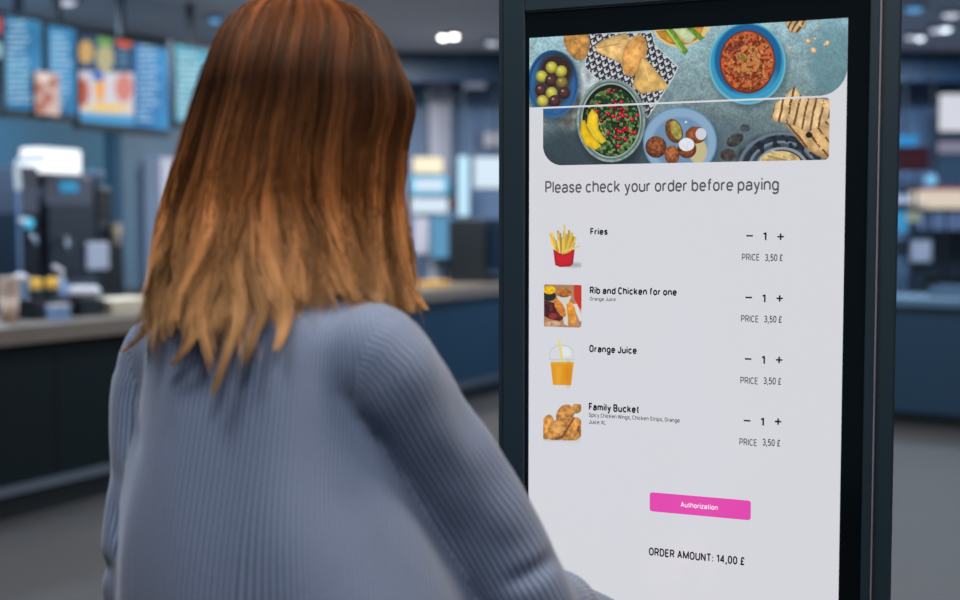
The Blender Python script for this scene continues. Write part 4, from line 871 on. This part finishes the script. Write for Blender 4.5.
def shirtmat():
    m = bpy.data.materials.new('striped_blue_cotton'); m.use_nodes = True; nt = m.node_tree; b = nt.nodes['Principled BSDF']; Nn = nt.nodes.new; K = nt.links.new
    def at_(n_):
        a = Nn('ShaderNodeAttribute'); a.attribute_name = n_; return a.outputs['Fac']
    def mth(op, a, b_=None, c=None):
        x = Nn('ShaderNodeMath'); x.operation = op
        for i, q in enumerate((a, b_, c)):
            if q is None: continue
            if isinstance(q, (int, float)): x.inputs[i].default_value = q
            else: K(q, x.inputs[i])
        return x.outputs[0]
    isS = mth('GREATER_THAN', at_('sleeve'), 0.0); mix = Nn('ShaderNodeMix'); K(isS, mix.inputs[0]); K(at_('u_torso'), mix.inputs[2]); K(at_('u_sleeve'), mix.inputs[3])
    per = .0071; s_ = mth('SINE', mth('MULTIPLY', mix.outputs[0], 2 * PI / per)); f = mth('SMOOTH_MIN', mth('MAXIMUM', mth('MULTIPLY_ADD', s_, 1.4, .35), 0.0), 1.0, .1)
    tc = Nn('ShaderNodeTexCoord'); no = Nn('ShaderNodeTexNoise'); no.inputs['Scale'].default_value = 350; K(tc.outputs['Object'], no.inputs['Vector'])
    mx = Nn('ShaderNodeMix'); mx.data_type = 'RGBA'; K(f, mx.inputs[0]); mx.inputs[6].default_value = rgba((140, 157, 184)); mx.inputs[7].default_value = rgba((88, 110, 148)); 
    mx2 = Nn('ShaderNodeMix'); mx2.data_type = 'RGBA'; mx2.blend_type = 'MULTIPLY'; mx2.inputs[0].default_value = .25; K(mx.outputs[2], mx2.inputs[6]); K(no.outputs[0], mx2.inputs[7]); K(mx2.outputs[2], b.inputs['Base Color'])
    b.inputs['Roughness'].default_value = .85; b.inputs['Sheen Weight'].default_value = .25; b.inputs['Specular IOR Level'].default_value = .2
    return m
M['shirt'] = shirtmat(); shirt = link('shirt', sme, M['shirt'], woman)
# collar band and buttons
col = MB(); cs = []
for k in range(33):
    a = 2 * PI * k / 32; cs.append(L(.058 * math.sin(a), .014 - .058 * math.cos(a), 1.392 + .014 * math.cos(a)))
col.tube(cs, .0085, 10, cap=False).obj('collar', mat('plain_blue_cotton', (128, 146, 176), .85, var=.05), shirt, smooth=True, label='pale collar band')
for z in (.92, 1.0, 1.08, 1.16, 1.24):
    MB().ball(L(0, np.interp(z, [s_[0] for s_ in TS], [s_[4] for s_ in TS]) + .002, z), .006, 8).obj('shirt_button', M['button'], shirt, smooth=True)
# trousers, shoes
tm = MB(); tm.loft(resample(torso_secs([(.83, 0, -.004, .166, .118), (.90, 0, -.005, .168, .116), (.94, 0, 0, .150, .105)]), 8), 28)
for s_ in (-1, 1): tm.tube(spline([L(s_ * .085, 0, .84), L(s_ * .092, .02, .66), L(s_ * .092, .025, .47), L(s_ * .096, -.004, .3), L(s_ * .097, -.02, .13)], 20), list(np.interp(np.linspace(0, 4, 20), range(5), [.094, .085, .066, .062, .056])), 22)
link('trousers', remesh(tm, .008, 5, name='trousers'), M['jeans'], woman)
for s_ in (-1, 1):
    sm = MB().loft([(L(s_ * (.095 + .01 * q), -.06 + q * .24, .018 + h), rx * w_, up * h) for q, w_, h in ((0, .02, .04), (.12, .036, .055), (.3, .04, .06), (.5, .042, .045), (.75, .045, .034), (.92, .038, .026), (1, .02, .018))], 20)
    sh = sm.obj('shoe', M['shoe'], woman, smooth=True)
    MB().loft([(L(s_ * (.095 + .01 * q), -.062 + q * .245, .009), rx * w_, up * .009) for q, w_ in ((0, .02), (.12, .038), (.3, .042), (.5, .044), (.75, .047), (.92, .04), (1, .02))], 20).obj('sole', M['sole'], sh, smooth=True)

# hair: combed strands over a scalp cap
rows = [(-6, 288, 312), (0, 262, 338), (10, 240, 356), (25, 228, 374), (40, 220, 386), (70, 209, 401), (105, 198, 414), (150, 185, 404), (200, 172, 401), (250, 162, 407), (300, 152, 418), (350, 146, 424), (420, 140, 430)]
EZ = []; EX = []; EA = []
for y, l_, r_ in rows:
    p = at(l_, y, 1.42); q = at(r_, y, 1.42); EZ.append((p[2])); EX.append((p[0] + q[0]) / 2); EA.append((q[0] - p[0]) / 2)
EZ = np.array(EZ)[::-1]; EX = np.array(EX)[::-1]; EA = np.array(EA)[::-1]; ztop = EZ[-1]
ZF = np.linspace(EZ[0], ztop, 400); KW = np.hanning(41); KW /= KW.sum()
def smo(x, y, w_=20): g_ = np.interp(ZF, x, y); q = np.pad(g_, w_, mode='reflect', reflect_type='odd'); return np.convolve(q, KW, 'valid')
EXs = smo(EZ, EX); EAs = np.where(ZF > ztop - .03, np.interp(ZF, EZ, EA), smo(EZ, EA))
CYs = smo([1.20, 1.30, 1.38, 1.45, 1.55, 1.68], [1.38, 1.385, 1.405, 1.42, 1.425, 1.425])
u_ = np.clip((ztop - ZF) / .125, 0, 1); dome = .118 * np.sqrt(1 - (1 - u_) ** 2)
Bs = smo([1.20, 1.30, 1.345, 1.38, 1.45, 1.55, 1.70], [.155, .150, .134, .122, .116, .118, .118]); Bs = np.minimum(Bs, np.where(u_ < 1, dome, 9)) + .004
def env(z):
    return np.interp(z, ZF, EXs), np.interp(z, ZF, EAs), np.interp(z, ZF, CYs), np.interp(z, ZF, Bs)
def env_old(z):
    cx = np.interp(z, EZ, EX); a = np.interp(z, EZ, EA)
    cy = np.interp(z, [1.20, 1.30, 1.38, 1.45, 1.55, 1.68], [1.38, 1.385, 1.405, 1.42, 1.425, 1.425])
    b = np.interp(z, [1.20, 1.30, 1.345, 1.38, 1.45, 1.55, 1.60, 1.64, 1.66, ztop], [.155, .150, .134, .122, .118, .122, .112, .085, .055, .02])
    return cx, a, cy, b
FACE = PI - HY                                    # azimuth of the face, 0 = towards the viewer
def build_hair(ncl, per, seed, loose=0):
    g = np.random.default_rng(seed); SEG = 26; tt = np.linspace(0, 1, SEG)
    verts = []; cols = []
    tipx = [100, 130, 170, 215, 245, 278, 305, 350, 400, 425, 460]; tipy = [284, 292, 304, 314, 308, 303, 295, 292, 300, 310, 310]
    for c in range(ncl):
        psi = (c + g.random()) / ncl; kc = 1 - .17 * g.random() ** 1.3 + .03 * loose; sh = g.random(); tone = (.32 + 1.15 * g.random() ** 1.2) * (1 + .25 * loose) * (.68 + .5 * (.5 + .5 * math.sin(psi * 47 + seed) * math.cos(psi * 19))); ph = g.random() * 6.3; amp = (.5 + g.random()); fr = 1.6 + g.random() * 1.3
        wide = .5 + g.random() * .9; jt = g.random(); drift = g.normal() * .05; lng = 34 * (g.random() < .13)
        for s in range(per):
            ps = psi + g.normal() * .55 / ncl * 1.3 * wide
            z0 = ztop - .002 - (.11 * g.random() ** 1.6 if s % 3 else .0)
            p1 = FACE + R(38) + (2 * PI - R(76)) * np.clip(ps, 0, 1); p0 = FACE + 2 * PI * ps
            # screen column of the lower end decides the length
            cx, a, cy, b = env(1.33); xe = cx + a * math.sin(p1); pxe = 480 + FPX * xe / 1.40
            ye = np.interp(pxe, tipx, tipy) + (jt - .75) * (40 if pxe < 290 else 22) + lng * (pxe < 285) + g.normal() * 8 + (-30 * g.random() if g.random() < .25 else 0)
            if math.cos(p1) < 0: ye = min(ye, 330 + g.normal() * 12)
            z1 = 1.42 - (ye - 228) / FPX * 1.36
            z = z0 + (z1 - z0) * tt; dz = ztop - z; bl = np.clip(dz / .12, 0, 1); bl = bl * bl * (3 - 2 * bl)
            cl = np.clip((tt - .25) / .75, 0, 1) ** 1.3 * (.85 if pxe < 285 else .6) * (1 - .4 * loose)            # clumping towards the tip
            p1c = FACE + R(38) + (2 * PI - R(76)) * np.clip(psi, 0, 1)
            az = (p0 * (1 - bl) + p1 * bl) * (1 - cl) + p1c * cl + drift * tt ** 2; azn = (p1c + PI) % (2 * PI) - PI; az = az + (.22 * tt ** 3 if -.15 < azn < .75 else 0)
            k = (kc - .05 * g.random()) * (1 - cl) + kc * cl
            fall = np.clip((dz - .16) / .2, 0, 1)
            az = az + .105 * amp * fall * np.sin(ph + fr * 1.5 * PI * tt) + .02 * amp * np.sin(ph * 2 + 5 * tt) + g.normal() * .01
            k = k + .045 * amp * fall * np.sin(ph * 1.7 + fr * 1.7 * PI * tt) - .06 * (fall > 0) * np.clip(tt - .8, 0, 1)
            cx, a, cy, b = env(z); x = cx + a * k * np.sin(az); y = cy - b * k * np.cos(az)
            # stay off the shirt: push outwards from the torso section
            hw_ = np.interp(z, [s_[0] for s_ in TS], [s_[3] for s_ in TS]) + .006; hd_ = np.interp(z, [s_[0] for s_ in TS], [s_[4] for s_ in TS]) + .008
            P = np.stack([x, y, z], -1) - np.array([BC[0], BC[1], 0]); u = P @ rx; v = P @ fw; r_ = np.sqrt((u / hw_) ** 2 + (v / hd_) ** 2); on = (r_ < 1) & (z < 1.40) & (v < .02)
            fct = np.where(on, np.clip(1 / np.maximum(r_, .3), 1, 2.2), 1); vv = np.where(on, -hd_ * np.sqrt(np.clip(1 - (u / hw_) ** 2, 0, 1)) - .002 - .006 * g.random(), v); v = np.minimum(v, vv)
            P = np.array([BC[0], BC[1], 0]) + u[:, None] * rx + v[:, None] * fw + z[:, None] * up
            P += g.normal(size=3) * .0012
            verts.append(P); tn = tone * (.8 + .4 * g.random()); cols.append((tt, np.full(SEG, tn)))
    return strands(np.array(verts), cols, tt, SEG)
def strands(P, cols, tt, SEG):
    n = len(P); T = np.gradient(P, axis=1); T /= np.linalg.norm(T, axis=2, keepdims=True) + 1e-9
    U_ = np.cross(T, np.array([.2, 1, .1])); U_ /= np.linalg.norm(U_, axis=2, keepdims=True) + 1e-9; W_ = np.cross(T, U_)
    rad = np.interp(tt, [0, .1, .7, 1], [.0007, .00075, .0006, .00015])[None, :, None]
    ring = [P + (U_ * math.cos(a) + W_ * math.sin(a)) * rad for a in (0, 2.0944, 4.18879)]
    VV = np.stack(ring, 2).reshape(-1, 3)
    base_ = (np.arange(n) * SEG * 3)[:, None, None] + (np.arange(SEG - 1) * 3)[None, :, None] + np.arange(3)[None, None, :]
    nxt = (np.arange(n) * SEG * 3)[:, None, None] + (np.arange(SEG - 1) * 3)[None, :, None] + ((np.arange(3) + 1) % 3)[None, None, :]
    F_ = np.stack([base_, nxt, nxt + 3, base_ + 3], -1).reshape(-1, 4)
    me = bpy.data.meshes.new('hair'); me.vertices.add(len(VV)); me.vertices.foreach_set('co', VV.ravel()); me.loops.add(F_.size); me.polygons.add(len(F_)); me.loops.foreach_set('vertex_index', F_.ravel().astype(np.int32))
    me.polygons.foreach_set('loop_start', np.arange(0, F_.size, 4, dtype=np.int32)); me.update(calc_edges=True)
    tl = np.repeat(np.array([c_[0] for c_ in cols]).reshape(-1), 3); tn = np.repeat(np.array([c_[1] for c_ in cols]).reshape(-1), 3)
    dn = np.clip((ztop - VV[:, 2]) / .38, 0, 1)
    for nm, arr in (('along', dn), ('tone', tn)):
        a_ = me.attributes.new(nm, 'FLOAT', 'POINT'); a_.data.foreach_set('value', arr.astype(np.float32))
    me.shade_smooth(); return me
LOCKS = [([(192, 170), (174, 250), (162, 300), (144, 332), (121, 353)], 14, 2, 1.0), ([(202, 170), (188, 250), (196, 300), (192, 338), (171, 366)], 17, 3, 1.15), ([(225, 190), (230, 250), (238, 310), (228, 350), (212, 397)], 11, 2, .85),
         ([(250, 200), (254, 270), (263, 312), (253, 342), (245, 364)], 9, 2, .5), ([(258, 180), (270, 250), (284, 295), (285, 325), (276, 351)], 17, 5, 1.2), ([(296, 150), (298, 225), (326, 272), (360, 298), (388, 306)], 18, 5, 1.25),
         ([(325, 150), (332, 215), (356, 268), (395, 302)], 15, 4, 1.1), ([(385, 180), (394, 240), (408, 285), (426, 310)], 14, 4, 1.3), ([(395, 150), (398, 220), (404, 270), (414, 313)], 12, 4, 1.4), ([(250, 150), (240, 220), (262, 270), (276, 305)], 14, 4, 1.0),
         ([(212, 150), (198, 235), (212, 285), (204, 332)], 14, 3, 1.3), ([(240, 100), (226, 180), (240, 250), (232, 318)], 12, 4, 1.2), ([(316, 90), (318, 165), (346, 240), (384, 296)], 12, 3, 1.35), ([(350, 80), (362, 160), (366, 230), (392, 292)], 12, 4, 1.15),
         ([(285, 90), (276, 170), (290, 240), (312, 298)], 12, 4, .6), ([(270, 120), (262, 190), (280, 260), (300, 300)], 10, 4, 1.3), ([(222, 110), (196, 200), (172, 270), (178, 330)], 13, 4, 1.25), ([(340, 130), (344, 200), (380, 262), (410, 306)], 13, 3, .65)]
def build_locks():
    g = np.random.default_rng(77); SEG = 26; tt = np.linspace(0, 1, SEG); vs = []; cs_ = []
    for path, w0, w1, tone in LOCKS:
        c = spline([q for q in path], SEG)
        for k in range(70):
            u = g.normal() * .42; end = 1 - .22 * g.random() ** 2; cc = np.stack([np.interp(tt * end, tt, c[:, 0]), np.interp(tt * end, tt, c[:, 1])], 1)
            wd = w0 + (w1 - w0) * tt ** 1.2; px = cc[:, 0] + u * wd + 1.2 * np.sin(3 * tt + g.random() * 6); py = cc[:, 1]; dep = abs(g.normal()) * .004; P = []
            for i in range(SEG):
                Y = 1.29
                for _ in range(3):
                    q = at(px[i], py[i], Y); cx, a, cy, b = env(q[2]); sn = np.clip(.985 * math.tanh(1.35 * (q[0] - cx) / a) / math.tanh(1.35), -.995, .995); Y = cy - b * .985 * math.sqrt(1 - sn * sn)
                Y = Y - .001 + dep - .004 * math.sin(PI * min(1, tt[i] * 1.4)); q = at(px[i], py[i], Y); lo = q - np.array([BC[0], BC[1], 0]); uu = lo @ rx; vv = lo @ fw
                hw_ = np.interp(q[2], [s_[0] for s_ in TS], [s_[3] for s_ in TS]) + .01; hd_ = np.interp(q[2], [s_[0] for s_ in TS], [s_[4] for s_ in TS]) + .012
                if q[2] < 1.40:
                    lim = -hd_ * max(0, 1 - abs(uu / hw_) ** 2.4) ** (1 / 2.4) - .003; ram = min(1, (1.40 - q[2]) / .06); vv = vv + (min(vv, lim) - vv) * ram if uu < .09 else vv; q = np.array([BC[0], BC[1], 0]) + rx * uu + fw * vv + up * q[2]; q = EYE + (at(px[i], py[i], 1.) - EYE) * (q[1])
                P.append(q)
            vs.append(np.array(P)); cs_.append((tt, np.full(SEG, tone * (.8 + .4 * g.random()))))
    return strands(np.array(vs), cs_, tt, SEG)
def join_meshes(a, b):
    oa = bpy.data.objects.new('a', a); va = len(a.vertices); A_ = [np.empty(len(m_.vertices) * 3) for m_ in (a, b)]; P_ = [np.empty(len(m_.loops), np.int32) for m_ in (a, b)]
    for m_, x, y in zip((a, b), A_, P_): m_.vertices.foreach_get('co', x); m_.loops.foreach_get('vertex_index', y)
    me = bpy.data.meshes.new('hair'); V_ = np.concatenate(A_); F_ = np.concatenate([P_[0], P_[1] + va]); me.vertices.add(len(V_) // 3); me.vertices.foreach_set('co', V_); me.loops.add(len(F_)); me.polygons.add(len(F_) // 4)
    me.loops.foreach_set('vertex_index', F_); me.polygons.foreach_set('loop_start', np.arange(0, len(F_), 4, dtype=np.int32)); me.update(calc_edges=True)
    for nm in ('along', 'tone'):
        o_ = []
        for m_ in (a, b): x = np.empty(len(m_.vertices), np.float32); m_.attributes[nm].data.foreach_get('value', x); o_.append(x)
        at__ = me.attributes.new(nm, 'FLOAT', 'POINT'); at__.data.foreach_set('value', np.concatenate(o_))
    bpy.data.objects.remove(oa); me.shade_smooth(); return me
def hairmat():
    m = bpy.data.materials.new('auburn_hair'); m.use_nodes = True; nt = m.node_tree; b = nt.nodes['Principled BSDF']; K = nt.links.new
    a = nt.nodes.new('ShaderNodeAttribute'); a.attribute_name = 'along'; t_ = nt.nodes.new('ShaderNodeAttribute'); t_.attribute_name = 'tone'
    r_ = nt.nodes.new('ShaderNodeValToRGB'); e = r_.color_ramp.elements; e[0].position = 0; e[0].color = rgba((108, 62, 32)); e[1].position = 1; e[1].color = rgba((206, 162, 112))
    x = e.new(.28); x.color = rgba((66, 40, 26)); x = e.new(.60); x.color = rgba((144, 94, 54))
    K(a.outputs['Fac'], r_.inputs[0]); mx = nt.nodes.new('ShaderNodeVectorMath'); mx.operation = 'SCALE'; K(r_.outputs[0], mx.inputs[0]); K(t_.outputs['Fac'], mx.inputs['Scale']); K(mx.outputs[0], b.inputs['Base Color'])
    b.inputs['Roughness'].default_value = .5; b.inputs['Specular IOR Level'].default_value = .3; b.inputs['Specular Tint'].default_value = (1, .8, .6, 1); b.inputs['Anisotropic'].default_value = .6
    return m
M['hair'] = hairmat()
cap_ = MB(); secs = []
for z in np.linspace(ztop - .006, 1.47, 14):
    cx, a, cy, b = env(z); secs.append((np.array([cx, cy - .006, z]), np.array([a * .80, 0, 0]), np.array([0, b * .80, 0])))
hair = link('hair', join_meshes(join_meshes(build_hair(190, 42, 11), join_meshes(build_hair(130, 18, 23, 1), build_hair(61, 26, 31, 1.7))), build_locks()), M['hair'], woman, label='auburn hair with lighter loose ends')
# scalp cap under the strands, open towards the face
n = 40; cv = []; cf = []
for z in np.concatenate([[ztop - .004], np.linspace(ztop - .008, 1.46, 15)]):
    cx, a, cy, b = env(z); f_ = np.clip((ztop - z) / .1, 0, 1); hw_ = R(50) * f_
    for k in range(n + 1):
        az = FACE + hw_ + (2 * PI - 2 * hw_) * k / n; cv.append((cx + a * .84 * math.sin(az), cy - b * .84 * math.cos(az), z))
cf.append(tuple(range(n)))
for i in range(15):
    for k in range(n): q = i * (n + 1) + k; cf.append((q, q + 1, q + n + 2, q + n + 1))
MB().add(cv, cf).obj('scalp_hair', mat('dark_auburn_underlayer', (58, 34, 22), .7, var=.3, scale=60, stretch=(1, 1, .1)), hair, smooth=True)
